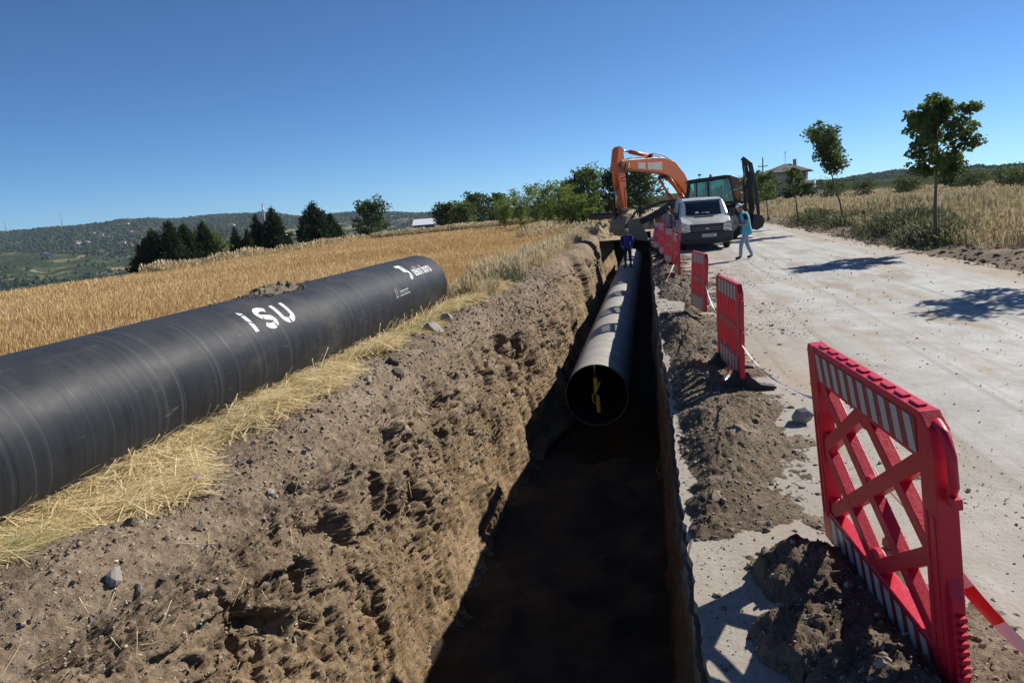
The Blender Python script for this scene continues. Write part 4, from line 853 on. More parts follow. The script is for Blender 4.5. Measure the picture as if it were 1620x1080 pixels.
for i in range(15):
    azd = rng.uniform(-44, -36) if i < 11 else rng.uniform(-34, -27); r_ = rng.uniform(1500, 2150); ar = R(azd); z = float(far_z(np.array([ar]), np.array([r_]))[0]); wd = rng.uniform(8, 13); hg = rng.uniform(4, 6)
    hh2 = thing('hillside_house', 'tiny pale house on the far wooded hillside', 'house', (r_ * math.sin(ar), r_ * math.cos(ar), z - 1), (0, 0, -ar + rng.uniform(-0.5, 0.5)), 'tiny houses on the far hillside')
    MB().box((0, 0, hg / 2), (wd, 10, hg)).build('wall', M_WHITE if i % 3 else M_WALL, hh2); q = MB(); hip_roof(q, -wd / 2 - 0.6, wd / 2 + 0.6, -5.6, 5.6, hg + 0.02, hg + 2.2, 0.3); q.build('roof', M_REDROOF, hh2)
# haze between here and the hills
m = bpy.data.materials.new('haze_air'); m.use_nodes = True; t_ = m.node_tree; t_.nodes.clear(); v_ = t_.nodes.new('ShaderNodeVolumePrincipled'); o_ = t_.nodes.new('ShaderNodeOutputMaterial')
v_.inputs['Color'].default_value = (0.62, 0.78, 1.0, 1); v_.inputs['Density'].default_value = 0.00008; v_.inputs['Anisotropy'].default_value = 0.2; t_.links.new(v_.outputs[0], o_.inputs['Volume'])
HAZE = True
if HAZE:
    q = MB().box((0, 700, 17.5), (5800, 4500, 185)); hz = q.build('haze', m); hz['kind'] = 'stuff'
# ================================================================== pipes
m = NT('pipe_coating'); co = m.co()
sep = m.n('SeparateXYZ', {0: co}); ang = m.math('ARCTAN2', sep.outputs[2], sep.outputs[0])
hel = m.math('ADD', sep.outputs[1], m.math('MULTIPLY', ang, 0.045))         # helical wrap of the coating
rib = m.math('FRACT', m.math('MULTIPLY', hel, 3.4)); ribn = m.math('ADD', m.math('MULTIPLY', m.n('TexNoise', {'W': m.math('MULTIPLY', hel, 13.0), 'Scale': 1.0, 'Detail': 4, 'Roughness': 0.7}, noise_dimensions='1D').outputs[0], 1.0), 0.0)
seam = m.ramp(rib, [(0.0, 1.0), (0.035, 0.0)])
dust = m.noise(2.2, 7, 0.68, co); scr = m.noise(1.0, 4, 0.6, m.mapping(co, (26, 2.5, 26)))
c = m.ramp(m.math('ADD', m.math('MULTIPLY', ribn, 0.5), m.math('MULTIPLY', dust, 0.5)), [(0.34, (0.013, 0.015, 0.019)), (0.55, (0.023, 0.026, 0.032)), (0.72, (0.040, 0.043, 0.050))])
line = m.ramp(ribn, [(0.60, 0.0), (0.68, 0.5)])
c = m.mix(m.math('MULTIPLY', line, 0.55), c, (0.085, 0.088, 0.096)); c = m.mix(m.ramp(scr, [(0.66, 0.0), (0.76, 0.45)]), c, (0.17, 0.165, 0.155))
c = m.mix(m.math('MULTIPLY', seam, 0.35), c, (0.015, 0.016, 0.018))
top = m.ramp(m.n('MapRange', {0: m.math('ADD', sep.outputs[2], m.math('MULTIPLY', m.math('SUBTRACT', dust, 0.5), 0.4)), 1: 0.25, 2: 0.62}).outputs[0], [(0.0, 0.0), (1.0, 0.30)])
c = m.mix(top, c, (0.075, 0.079, 0.085))                                      # dust lies on the upper side
smear = m.ramp(m.noise(0.9, 8, 0.72, m.mapping(co, (1.6, 0.7, 1.6))), [(0.52, 0.0), (0.72, 0.5)])
c = m.mix(smear, c, (0.115, 0.100, 0.082))                                   # dried mud and dust wiped along the skin
m.P(Base_Color=c, Specular_IOR_Level=0.16); m.set(m.b, 'Roughness', m.ramp(dust, [(0.3, 0.42), (0.7, 0.62)]))
m.set(m.b, 'Normal', m.bump(m.math('ADD', m.math('MULTIPLY', ribn, 0.6), m.math('SUBTRACT', 0.0, m.math('MULTIPLY', seam, 0.4))), 0.4, 0.012)); M_PIPE = m.mat
m = NT('dusty_pipe'); co = m.co(); sep = m.n('SeparateXYZ', {0: co}); dust = m.noise(2.6, 7, 0.68, co); b1_ = m.noise(1.0, 3, 0.6, m.mapping(co, (0.6, 5.0, 0.6)))
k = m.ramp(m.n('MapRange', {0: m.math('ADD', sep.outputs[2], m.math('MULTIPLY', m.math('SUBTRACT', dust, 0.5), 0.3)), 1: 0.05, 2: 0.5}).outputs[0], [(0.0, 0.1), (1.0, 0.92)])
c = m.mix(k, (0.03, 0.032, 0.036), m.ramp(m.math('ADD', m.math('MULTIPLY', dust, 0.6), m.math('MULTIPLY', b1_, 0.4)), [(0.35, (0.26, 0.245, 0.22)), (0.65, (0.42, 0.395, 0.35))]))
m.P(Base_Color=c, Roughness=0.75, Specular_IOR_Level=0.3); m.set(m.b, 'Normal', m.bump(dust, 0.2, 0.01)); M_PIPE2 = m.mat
M_PIN = simple('pipe_lining', (0.018, 0.018, 0.02), 0.5); M_RIM = simple('pipe_steel_rim', (0.10, 0.09, 0.08), 0.6, metal=0.4)
def pipe(name, label, loc, y0, y1, r, mat, n=96, sag=0.0):
    t = thing(name, label, 'pipe', loc)
    ys = np.linspace(y0, y1, 60); M = MB(); M.lathe([(r + sag * math.sin(q * 1.3), float(q)) for q in ys], n, axis='y'); M.build('shell', mat, t)
    M = MB(); M.lathe([(r - 0.014, y0 + 0.02), (r - 0.014, y1 - 0.02)], n, axis='y'); M.build('lining', M_PIN, t)
    M = MB()
    for q, s in ((y0, 1), (y1, -1)): M.lathe([(r + 0.001, q + s * 0.0), (r + 0.001, q - s * 0.012), (r - 0.0145, q - s * 0.012), (r - 0.0145, q + s * 0.03)], n, axis='y')
    M.each('rim', M_RIM, t); return t
PX0, PZ0, PR = -4.62, 0.74, 0.6
big = pipe('steel_pipe', 'big black coated pipe lying on straw left of the trench, lettered in white', (PX0, 0, PZ0), 1.2, 14.25, PR, M_PIPE)
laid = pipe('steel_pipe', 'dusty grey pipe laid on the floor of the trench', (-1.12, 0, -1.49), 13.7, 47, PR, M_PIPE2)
bp = thing('black_pipe', 'short black pipe stub lying on the left bank near the excavator stick', 'pipe', (-2.75, 45, 1.30), (0, 0, R(62)))
M = MB(); M.lathe([(0.20, -0.75), (0.20, 0.75), (0.165, 0.75), (0.165, -0.75), (0.20, -0.75)], 24, axis='y'); M.build('shell', M_PIN, bp)
# white stencilled lettering on the big pipe
M_PRINT = worn('white_stencil', (0.70, 0.70, 0.69), (0.10, 0.105, 0.115), 0.42, 0.7, scale=9); M_CHALK = simple('chalk', (0.40, 0.40, 0.40), 0.9, var=0.3, scale=60)
def cyl_pt(y, th, r): return (r * math.cos(th), y, r * math.sin(th))
def stroke(M, pts, w, y0, yw, t0, th, r=PR + 0.003, cutA=0.0, cutB=0.0):
    """a stencilled stroke through (u,v) points on the pipe's skin: u along the pipe, v up its side"""
    P = []
    for i in range(len(pts) - 1):
        a, b = pts[i], pts[i + 1]; n = max(2, int(math.hypot((b[0] - a[0]) * yw, (b[1] - a[1]) * th) / 0.015))
        P += [(a[0] + (b[0] - a[0]) * k / n, a[1] + (b[1] - a[1]) * k / n) for k in range(n)]
    P.append(pts[-1]); Q = [(y0 + u * yw, v * th) for u, v in P]; vs = []
    for i, (a, b) in enumerate(Q):
        c, d = Q[max(i - 1, 0)], Q[min(i + 1, len(Q) - 1)]; dx, dy = d[0] - c[0], d[1] - c[1]; l = math.hypot(dx, dy) or 1; nx, ny = -dy / l * w / 2, dx / l * w / 2
        sh = cutA if i == 0 else (cutB if i == len(Q) - 1 else 0); ex, ey = dx / l * sh, dy / l * sh
        for s in (1, -1): vs.append(cyl_pt(a + s * (nx + ex), t0 + (b + s * (ny + ey)) / PR, r))
    M.add(vs, [(2 * i, 2 * i + 2, 2 * i + 3, 2 * i + 1) for i in range(len(Q) - 1)])
T0, TH = R(30), 0.265
M = MB()
stroke(M, [(0.5, 0.93), (0.5, 1.06)], 0.072, 7.00, 0.14, T0, TH, cutB=0.02)
stroke(M, [(0.5, 0.50), (0.5, 0.86)], 0.072, 7.00, 0.14, T0, TH, cutA=0.02); stroke(M, [(0.5, 0.0), (0.5, 0.42)], 0.072, 7.00, 0.14, T0, TH, cutB=0.02)
M.build('stencil_letter', M_PRINT, big, fixn=False); M = MB()
arc = lambda cx, cy, rx, ry, a0, a1, n=10: [(cx + rx * math.cos(R(a0 + (a1 - a0) * k / n)), cy + ry * math.sin(R(a0 + (a1 - a0) * k / n))) for k in range(n + 1)]
stroke(M, arc(0.5, 0.74, 0.36, 0.23, 20, 235), 0.072, 7.27, 0.30, T0, TH); stroke(M, [(0.33, 0.53), (0.68, 0.42)] + arc(0.5, 0.25, 0.36, 0.22, 45, -50), 0.072, 7.27, 0.30, T0, TH); stroke(M, arc(0.5, 0.25, 0.36, 0.22, -65, -165), 0.072, 7.27, 0.30, T0, TH)
M.build('stencil_letter', M_PRINT, big, fixn=False); M = MB()
stroke(M, [(0.14, 1.0), (0.14, 0.30)] + arc(0.5, 0.30, 0.36, 0.26, 180, 262), 0.072, 7.66, 0.32, T0, TH); stroke(M, arc(0.5, 0.30, 0.36, 0.26, 278, 360) + [(0.86, 1.0)], 0.072, 7.66, 0.32, T0, TH)
M.build('stencil_letter', M_PRINT, big, fixn=False)
def text_mesh(txt, size):
    cu = bpy.data.curves.new('lettering', 'FONT'); cu.body = txt; cu.size = size; cu.resolution_u = 3; ob = bpy.data.objects.new('lettering', cu); COL.objects.link(ob)
    dg = bpy.context.evaluated_depsgraph_get(); me = bpy.data.meshes.new_from_object(ob.evaluated_get(dg)); bpy.data.objects.remove(ob); bpy.data.curves.remove(cu); me.materials.clear(); return me
def text_on_pipe(txt, size, y0, th0, par, mat, bold=0.0, sx=1.0):
    me = text_mesh(txt, size); bm = bmesh.new(); bm.from_mesh(me); bmesh.ops.subdivide_edges(bm, edges=[e for e in bm.edges if e.calc_length() > 0.03], cuts=3, use_grid_fill=True); bmesh.ops.triangulate(bm, faces=bm.faces)
    for v in bm.verts: v.co = Vector(cyl_pt(y0 + v.co.x * sx, th0 + v.co.y / PR, PR + 0.006))
    bm.to_mesh(me); bm.free(); return put('lettering', me, mat, par)
text_on_pipe('tekin boru', 0.30, 12.62, R(33), big, M_PRINT, sx=0.80); text_on_pipe('tekin boru', 0.30, 12.632, R(33.4), big, M_PRINT, sx=0.80)
M = MB(); stroke(M, [(0.0, 1.0), (0.75, 1.0), (0.75, 0.62), (0.35, 0.62)] , 0.07, 12.18, 0.30, R(33), 0.30); stroke(M, [(0.35, 1.0), (0.35, 0.55)] + arc(0.62, 0.28, 0.30, 0.28, 100, -120), 0.07, 12.18, 0.30, R(33), 0.30); M.build('pipe_emblem', M_PRINT, big, fixn=False)
M = MB()
for (u0, u1, v) in ((0, 0.16, 0), (0.25, 0.9, 0.0), (0.3, 0.85, 0.35)): stroke(M, [(u0, v), (u1, v + 0.03)], 0.012, 11.25, 0.8, R(11), 0.2)
for u in (0.05, 0.14, 0.33, 0.42, 0.50, 0.58, 0.68, 0.76): stroke(M, [(u, 0.12), (u + 0.02, 0.30 + 0.4 * (u < 0.2))], 0.014, 11.25, 0.8, R(11), 0.2)
M.build('chalk_mark', M_CHALK, big, fixn=False)
# dry soil left on top of the big pipe
n = 80; M_h = np.meshgrid(np.linspace(-1, 1, 46), np.linspace(-1, 1, 90), indexing='ij'); hx, hy = M_h
th = R(88) - hx * R(17); yh = 8.42 + hy * 0.62; hgt = 0.085 * np.clip(1 - hx ** 2 - hy ** 2, 0, 1) ** 0.7 * (0.75 + 0.7 * fbm(hx * 3, hy * 6, octv=4, seed=221)) - 0.012
put('soil_heap', grid_mesh('soil_heap', np.stack([PX0 + (PR + hgt) * np.cos(th), yh, PZ0 + (PR + hgt) * np.sin(th)], -1)), M_CLOD, label='low heap of crumbly brown soil lying on top of the big pipe', category='soil heap')
n = 260; ths = R(88) + rng.normal(0, R(9), n); ysx = 8.45 + rng.normal(0, 0.42, n); clod_cloud('soil_crumbs', np.stack([PX0 + 0.61 * np.cos(ths), ysx, PZ0 + 0.61 * np.sin(ths)], -1), 0.008 + 0.02 * rng.random(n) ** 2, M_CLOD)
# dark soil heap by the road at the right, earth under the black pipe stub
def mound(name, label, cx, cy, rx, ry, h, mat, z0=0.1, seed=1, n=70):
    u, v = np.meshgrid(np.linspace(-1, 1, n), np.linspace(-1, 1, n), indexing='ij'); rr_ = np.hypot(u, v); X, Y = cx + u * rx, cy + v * ry
    Z = z0 - 0.12 + (h + 0.12) * np.clip(1 - rr_, 0, 1) ** 0.8 * (0.8 + 0.35 * fbm(X * 1.7, Y * 1.7, octv=4, seed=seed)) + 0.05 * fbm(X * 6, Y * 6, octv=3, seed=seed + 3) * (rr_ < 0.95)
    o = put(name, grid_mesh(name, np.stack([X, Y, Z], -1), flip=True), mat); return tag(o, label, 'soil heap')
M_DARKSOIL = dirt_mat('dark_soil', (0.05, 0.032, 0.022), (0.085, 0.058, 0.040), (0.14, 0.10, 0.07), 1.2, 0.04)
mound('soil_heap', 'dark turned soil heap at the foot of the tall dry grass', 10.6, 20.3, 2.3, 0.9, 0.42, M_DARKSOIL, 0.15, 5)
mound('soil_heap', 'rounded tan earth heap under the black pipe stub on the left bank', -3.0, 45.6, 1.6, 3.5, 1.05, M_TAN, 0.1, 8)
# ------------------------------------------------------------------ strap at the mouth of the laid pipe
M_YEL = simple('yellow_webbing', (0.50, 0.30, 0.03), 0.7, var=0.2, scale=20)
st = thing('lifting_strap', 'yellow lifting strap with a hooked buckle hanging in the mouth of the laid pipe', 'strap', (-1.13, 13.63, -1.49))
M = MB(); M.box((0.0, 0, 0.22), (0.07, 0.012, 0.26)); M.box((0.03, 0.005, -0.16), (0.075, 0.012, 0.32)); M.build('webbing', M_YEL, st, bevel=0.003)
M = MB(); M.tube([(0.02, -0.02, 0.10), (-0.07, -0.02, 0.02), (-0.06, -0.02, -0.10), (0.0, -0.02, -0.15), (0.055, -0.02, -0.08), (0.04, -0.02, 0.02), (-0.02, -0.02, 0.06), (0.06, -0.025, 0.20), (0.09, -0.03, 0.29)], 0.013, 8); M.build('buckle', M_YEL, st)
M = MB(); M.tube([(0, 0, 0.35), (-0.01, 0.0, 0.61), (-0.01, 0.08, 0.62)], 0.006, 6); M.build('cable', simple('steel_cable', (0.3, 0.3, 0.29), 0.5, metal=0.6), st)
M_CORD = simple('pale_cord', (0.22, 0.18, 0.13), 0.8)
def cord(label, pts, r=0.006):
    M = MB(); P = []; pts = [Vector(p) for p in pts]
    for i in range(len(pts) - 1):
        for k in range(6): 
            t = k / 6; a, b = pts[i], pts[i + 1]; P.append(a.lerp(b, t) + Vector((0.02 * math.sin(9 * (i + t)), 0.03 * math.cos(7 * (i + t)), 0)))
    P.append(pts[-1]); M.tube(P, r, 6); tag(M.build('cord', M_CORD), label, 'cord', 'loose cords in the trench')
cord('thin pale cord trailing on the trench floor near the right wall', [(0.02, 12.7, -2.36), (-0.05, 12.2, -2.40), (0.0, 11.7, -2.41), (0.08, 11.3, -2.42), (0.03, 10.9, -2.43)])
cord('thin pale cord curling to the corner of the trench floor', [(0.12, 12.6, -2.34), (0.06, 12.0, -2.39), (0.16, 11.5, -2.40), (0.14, 11.1, -2.41), (0.22, 10.8, -2.40)])

# ================================================================== barriers and tape
M_RED = worn('red_plastic', (0.60, 0.006, 0.036), (0.46, 0.06, 0.06), 0.10, 0.42, scale=4.0); M_REFW = simple('reflective_white', (0.50, 0.49, 0.45), 0.4, var=0.1, scale=20); M_REFR = simple('reflective_red', (0.30, 0.02, 0.03), 0.4)
M_RUB = simple('black_rubber', (0.022, 0.022, 0.022), 0.75, var=0.3, bump=0.004)
def stripes(par, L0, L1, z0, z1, th, n, name='reflective_strip', slant=0.75):
    """slanted red and white stripes on both faces"""
    M = MB(); W = (L1 - L0) / n; sl = slant * W
    for side in (-1, 1):
        y = side * th; M.mi = 1; M.box(((L0 + L1) / 2, y, (z0 + z1) / 2), (L1 - L0, 0.004, z1 - z0)); M.mi = 0
        for i in range(n):
            a = L0 + i * W; q = [(a + sl * 0.5, z1), (a + sl * 0.5 + W * 0.5, z1), (a + W * 0.5 - 0 * sl, z0), (a, z0)]; q = [(min(max(x, L0), L1), z) for x, z in q]
            M.prism(q, 'y', y + side * 0.0022, y + side * 0.004)
    return M.build(name, [M_REFW, M_REFR], par, fixn=True)
def foot(par, x, z=0.0):
    M = MB(); M.prism([(-0.36, 0), (0.36, 0), (0.36, 0.025), (0.20, 0.055), (0.10, 0.14), (0.07, 0.20), (-0.07, 0.20), (-0.10, 0.14), (-0.20, 0.055), (-0.36, 0.025)], 'x', x - 0.06, x + 0.06)
    for s in (-0.05, 0.0, 0.05): M.box((x - 0.064, s, 0.10), (0.012, 0.018, 0.12))
    return M.build('foot', M_RUB, par, bevel=0.006)
def barrier_lattice(label, p0, p1, H, lean, group):
    """near end at p0, far end at p1; X and diamond lattice"""
    p0, p1 = Vector(p0), Vector(p1); d = p1 - p0; L = d.length
    t = thing('plastic_barrier', label, 'barrier', p0, (0, 0, 0), group)
    t.rotation_euler = (Matrix.Rotation(math.atan2(d.y, d.x), 3, 'Z') @ Matrix.Rotation(-math.asin(d.z / L), 3, 'Y') @ Matrix.Rotation(lean, 3, 'X')).to_euler()
    M = MB(); D = 0.078
    # end posts; the near one has the rounded shoulder
    M.prism([(0.0, 0.03), (0.13, 0.03), (0.13, H), (0.10, H), (0.035, H - 0.05), (0.0, H - 0.16)], 'y', -D / 2, D / 2)
    M.prism([(L - 0.13, 0.03), (L, 0.03), (L, H - 0.03), (L - 0.02, H), (L - 0.13, H)], 'y', -D / 2, D / 2)
    M.box((L / 2, 0, H - 0.10), (L - 0.26, D - 0.006, 0.20)); M.box((L / 2, 0, 0.13), (L - 0.26, D - 0.006, 0.20))
    for k in range(9): M.box((0.20 + (L - 0.4) * k / 8, 0, H + 0.001), (0.09, 0.036, 0.018))
    a, b, lo, hi = 0.12, L - 0.12, 0.22, H - 0.19; mx, mz = (a + b) / 2, (lo + hi) / 2
    for i, (q0, q1) in enumerate((((a, lo), (b, hi)), ((a, hi), (b, lo)), ((a, mz), (mx, hi)), ((mx, hi), (b, mz)), ((b, mz), (mx, lo)), ((mx, lo), (a, mz)))):
        M.bar((q0[0], 0, q0[1]), (q1[0], 0, q1[1]), 0.054 + 0.0012 * i, 0.076 - 0.001 * i, up=(0, 0, 1))
    for k, (gx_, gz_) in enumerate(((a, lo), (b, hi), (a, hi), (b, lo), (a, mz), (mx, hi), (b, mz), (mx, lo), (mx, mz))):      # moulded webs round the joints
        g_ = 0.094 if k < 8 else 0.070; th_ = 0.0245 - 0.0004 * k; M.lathe([(0.001, -th_), (g_ * 0.9, -th_), (g_, -th_ * 0.7), (g_, th_ * 0.7), (g_ * 0.9, th_), (0.001, th_)], 18, axis='y', c=(gx_, 0, gz_))
    for xx in (0.035, 0.095): M.box((xx, 0, 0.5), (0.022, D + 0.012, 0.62)); M.box((L - xx, 0, 0.5), (0.022, D + 0.012, 0.62))
    M.build('panel', M_RED, t, bevel=0.012, seg=3)
    stripes(t, 0.14, L - 0.14, H - 0.175, H - 0.035, D / 2 - 0.001, 10); stripes(t, 0.14, L - 0.14, 0.055, 0.205, D / 2 - 0.001, 10)
    M = MB(); M.tube([(0.05, 0, H - 0.03), (-0.02, 0, H - 0.06), (-0.055, 0, H - 0.13), (-0.06, 0, H - 0.24), (-0.02, 0, H - 0.30)], 0.019, 8); M.box((-0.05, 0, H - 0.30), (0.07, 0.03, 0.04)); M.build('hook', M_RED, t)
    M = MB(); M.prism([(-0.035, 0.10), (0.002, 0.10), (0.002, 0.58), (-0.035, 0.50)], 'y', -0.022, 0.022); [M.box((-0.045, 0, 0.20 + 0.034 * k), (0.035, 0.03, 0.016)) for k in range(8)]; M.build('hinge', M_RED, t)
    M = MB(); M.box((-0.05, 0, 0.08), (0.11, 0.05, 0.07)); M.box((-0.09, 0, 0.04), (0.035, 0.06, 0.10)); M.box((L + 0.03, 0, 0.75), (0.06, 0.045, 0.06)); M.box((L + 0.03, 0, 0.30), (0.06, 0.045, 0.06)); M.each('connector', M_RED, t, bevel=0.006)
    return t
def barrier_slat(label, p0, p1, H, lean, group, feet=True):
    p0, p1 = Vector(p0), Vector(p1); d = p1 - p0; L = d.length
    t = thing('plastic_barrier', label, 'barrier', p0, (0, 0, 0), group)
    t.rotation_euler = (Matrix.Rotation(math.atan2(d.y, d.x), 3, 'Z') @ Matrix.Rotation(lean, 3, 'X')).to_euler()
    z0 = 0.14 if feet else 0.02; M = MB(); D = 0.055
    M.prism([(0, z0), (0.11, z0), (0.11, z0 + H), (0.07, z0 + H), (0.0, z0 + H - 0.09)], 'y', -D / 2, D / 2); M.prism([(L - 0.11, z0), (L, z0), (L, z0 + H - 0.05), (L - 0.05, z0 + H), (L - 0.11, z0 + H)], 'y', -D / 2, D / 2)
    for zc, hh_ in ((z0 + H - 0.10, 0.20), (z0 + 0.12, 0.24), (z0 + H * 0.52, 0.07)): M.box((L / 2, 0, zc), (L - 0.22, D - 0.006, hh_))
    ns = 7
    for k in range(ns):
        x = 0.11 + (L - 0.22) * (k + 0.5) / ns; M.box((x, 0, z0 + H / 2), (0.062, D - 0.014, H - 0.3)); 
        for zz in (z0 + H * 0.56, z0 + 0.24): M.prism([(x + 0.04, zz), (x + 0.10, zz), (x + 0.07, zz + 0.05)], 'y', -D / 2 + 0.012, D / 2 - 0.012) if k < ns - 1 else None
    M.build('panel', M_RED, t, bevel=0.006)
    stripes(t, 0.13, L - 0.13, z0 + H - 0.175, z0 + H - 0.025, D / 2 - 0.001, 6, slant=0.0); stripes(t, 0.13, L - 0.13, z0 + 0.03, z0 + 0.21, D / 2 - 0.001, 6, slant=0.0)
    M = MB()
    for zz in (z0 + H * 0.45, z0 + H * 0.78): M.box((-0.02, 0, zz), (0.05, 0.04, 0.11)); M.box((L + 0.02, 0, zz - 0.05), (0.05, 0.04, 0.11))
    M.each('connector', M_RED, t, bevel=0.005)
    if feet: foot(t, 0.10); foot(t, L - 0.12)
    return t
GB = 'red plastic barriers along the trench'
barrier_lattice('nearest red barrier with an open lattice, leaning over the soil', (1.105, 2.80, 0.05), (0.985, 4.36, 0.04), 1.20, R(-4.8), GB)
barrier_slat('red slatted barrier on black rubber feet, second from the camera', (0.90, 7.93, 0.015), (0.775, 9.14, 0.03), 1.0, R(0), GB)
barrier_slat('red slatted barrier without visible feet, third from the camera', (0.86, 12.66, 0.14), (0.70, 13.75, 0.18), 0.97, R(3), GB, False)
barrier_slat('narrow looking red barrier just in front of the van bumper, fourth from the camera', (0.69, 18.95, 0.14), (0.62, 20.15, 0.15), 1.0, R(0), GB, False)
barrier_slat('faded red barrier behind the narrow looking one', (0.60, 21.8, 0.06), (0.40, 23.0, 0.10), 1.0, R(4), GB)
barrier_slat('red barrier beside the legs of the person in grey', (0.45, 25.4, 0.06), (0.30, 26.6, 0.10), 1.0, R(2), GB)
barrier_slat('tilted red barrier below the loader arms, last in the row', (0.33, 29.0, 0.05), (0.05, 30.2, 0.10), 1.0, R(10), GB)
M_TAPEW = NT('tape_white'); M_TAPEW.P(Base_Color=(0.72, 0.72, 0.70), Roughness=0.35); M_TAPEW = M_TAPEW.mat; M_TAPER = NT('tape_red'); M_TAPER.P(Base_Color=(0.55, 0.03, 0.03), Roughness=0.35); M_TAPER = M_TAPER.mat
def tape(label, pts, w=0.07, step=0.02, per=0.17, sag=0.0, twist=0.6, ph=0.0):
    """a striped ribbon through the points, twisting a little"""
    pts = [Vector(p) for p in pts]; P = []
    for i in range(len(pts) - 1):
        a, b = pts[i], pts[i + 1]; n = max(2, int((b - a).length / step))
        P += [a.lerp(b, k / n) - Vector((0, 0, sag * 4 * (k / n) * (1 - k / n))) for k in range(n)]
    P.append(pts[-1]); M = MB(); dist = 0.0; prev = None; vs = []
    for i, p in enumerate(P):
        d = (P[min(i + 1, len(P) - 1)] - P[max(i - 1, 0)]).normalized(); side = d.cross(Vector((0, 0, 1))); side = side.normalized() if side.length > 1e-3 else Vector((1, 0, 0)); up = side.cross(d)
        a = ph + twist * math.sin(i * 0.03) + 0.25 * math.sin(i * 0.011 + 2); v = (up * math.cos(a) + side * math.sin(a)) * w / 2; vs += [p + v, p + v * 0.1 + side * 0.006, p - v]
        if i:
            dist += (p - P[i - 1]).length
    o = len(M.v); dist = 0
    M.v += [tuple(v) for v in vs]
    for i in range(len(P) - 1):
        dist += (P[i + 1] - P[i]).length; mi = int(dist / per) % 2 if per else 0
        for q in (0, 1): M.f.append((o + 3 * i + q, o + 3 * i + 3 + q, o + 3 * i + 4 + q, o + 3 * i + 1 + q)); M.m.append(mi); M.sm.append(True)
    return tag(M.build('barrier_tape', [M_TAPEW, M_TAPER], fixn=False), label, 'tape', 'red and white barrier tapes')
tape('red and white tape running from the near barrier off to the lower right', [(1.10, 3.05, 0.60), (1.36, 2.88, 0.28), (1.72, 2.62, 0.02)], 0.07, per=0.16, sag=0.02, twist=0.35)
tape('white looking tape threaded through the lattice of the near barrier', [(0.93, 4.42, 0.88), (1.02, 3.95, 0.76), (1.06, 3.55, 0.66), (1.14, 3.02, 0.585)], 0.05, per=0.16, twist=0.5)
tape('thin twisted tape between the near barrier and the second one', [(0.93, 4.40, 0.88), (0.90, 7.90, 0.52)], 0.016, per=0, sag=0.10, twist=1.2)
tape('thin twisted tape between the second and third barriers', [(0.93, 7.97, 0.50), (0.83, 8.6, 0.55), (0.79, 9.15, 0.60), (0.87, 12.66, 0.62)], 0.02, per=0, sag=0.06, twist=1.2)
tape('loose end of tape hanging down the second barrier to the ground', [(0.80, 8.75, 0.42), (0.815, 8.55, 0.2), (0.80, 8.40, 0.06), (0.62, 8.2, 0.05), (0.50, 8.1, 0.05)], 0.05, per=0.12, twist=1.0)
tape('thin pale tape sloping to the ground beside the fourth barrier', [(0.72, 19.2, 0.75), (0.35, 18.2, 0.12)], 0.03, per=0.3, twist=1.0)
# ================================================================== van
M_VAN = worn('van_white', (0.62, 0.61, 0.58), (0.36, 0.31, 0.25), 0.22, 0.32, scale=1.6, coat=0.3); M_BUMP = simple('grey_plastic', (0.045, 0.047, 0.052), 0.6, var=0.2); M_BLACK = simple('black_plastic', (0.012, 0.012, 0.013), 0.55)
M_HOOD = worn('van_dusty_hood', (0.44, 0.42, 0.39), (0.30, 0.26, 0.21), 0.3, 0.4, scale=1.6)
m = NT('dark_glass'); m.P(Base_Color=(0.012, 0.016, 0.02), Roughness=0.04, Specular_IOR_Level=0.6); M_DGLASS = m.mat
m = NT('lamp_glass'); m.P(Base_Color=(0.55, 0.55, 0.50), Roughness=0.12, Coat_Weight=0.6, Metallic=0.35); M_LAMP = m.mat
M_AMBER = simple('amber_lens', (0.45, 0.25, 0.05), 0.25); M_CHROME = simple('chrome', (0.6, 0.6, 0.6), 0.15, metal=1.0); M_PAPER = simple('paper', (0.75, 0.75, 0.74), 0.8, var=0.03); M_TYRE = simple('tyre', (0.02, 0.02, 0.02), 0.85, var=0.4); M_STEEL = simple('steel', (0.30, 0.29, 0.27), 0.4, metal=0.8)
M_INK = simple('ink', (0.015, 0.015, 0.015), 0.6)
def wheel(par, c, r, w, mat_rim=None, n=28, lug=0):
    t_ = MB(); t_.lathe([(r * 0.60, -w / 2), (r * 0.93, -w / 2), (r, -w * 0.36), (r, w * 0.36), (r * 0.93, w / 2), (r * 0.60, w / 2)], n, axis='x', c=c)
    for k in range(lug):
        a = 2 * math.pi * k / lug
        for s in (-1, 1): t_.box((c[0] + s * w * 0.24, c[1] + math.cos(a + s * 0.12) * r * 0.99, c[2] + math.sin(a + s * 0.12) * r * 0.99), (w * 0.5, r * 0.10, r * 0.10), rot=(a, 0, 0))
    o = t_.build('wheel', M_TYRE, par); q = MB(); q.lathe([(0.01, w * 0.40), (r * 0.25, w * 0.42), (r * 0.34, w * 0.30), (r * 0.52, w * 0.34), (r * 0.61, w * 0.46), (r * 0.61, -w * 0.46), (0.01, -w * 0.40)], n, axis='x', c=c); q.build('rim', mat_rim or M_STEEL, o); return o
van = thing('van', 'dusty white van with a dark grey bumper parked facing the camera', 'van', (2.13, 29.4, 0.0), (0, 0, R(1.5)))
def van_top(y): return float(np.interp(y, [0.0, 0.10, 0.30, 0.95, 1.0, 1.62, 1.85, 2.2, 5.0], [0.98, 1.02, 1.10, 1.275, 1.30, 1.84, 1.945, 1.985, 1.985]))
def van_w(y): return float(np.interp(y, [0.0, 0.12, 0.35, 0.8, 5.0], [0.80, 0.90, 0.955, 0.98, 0.98]))
st_ = [0.0, 0.05, 0.12, 0.22, 0.35, 0.6, 0.95, 1.0, 1.3, 1.62, 1.85, 2.2, 3.0, 4.0, 4.9, 5.0]; half = []
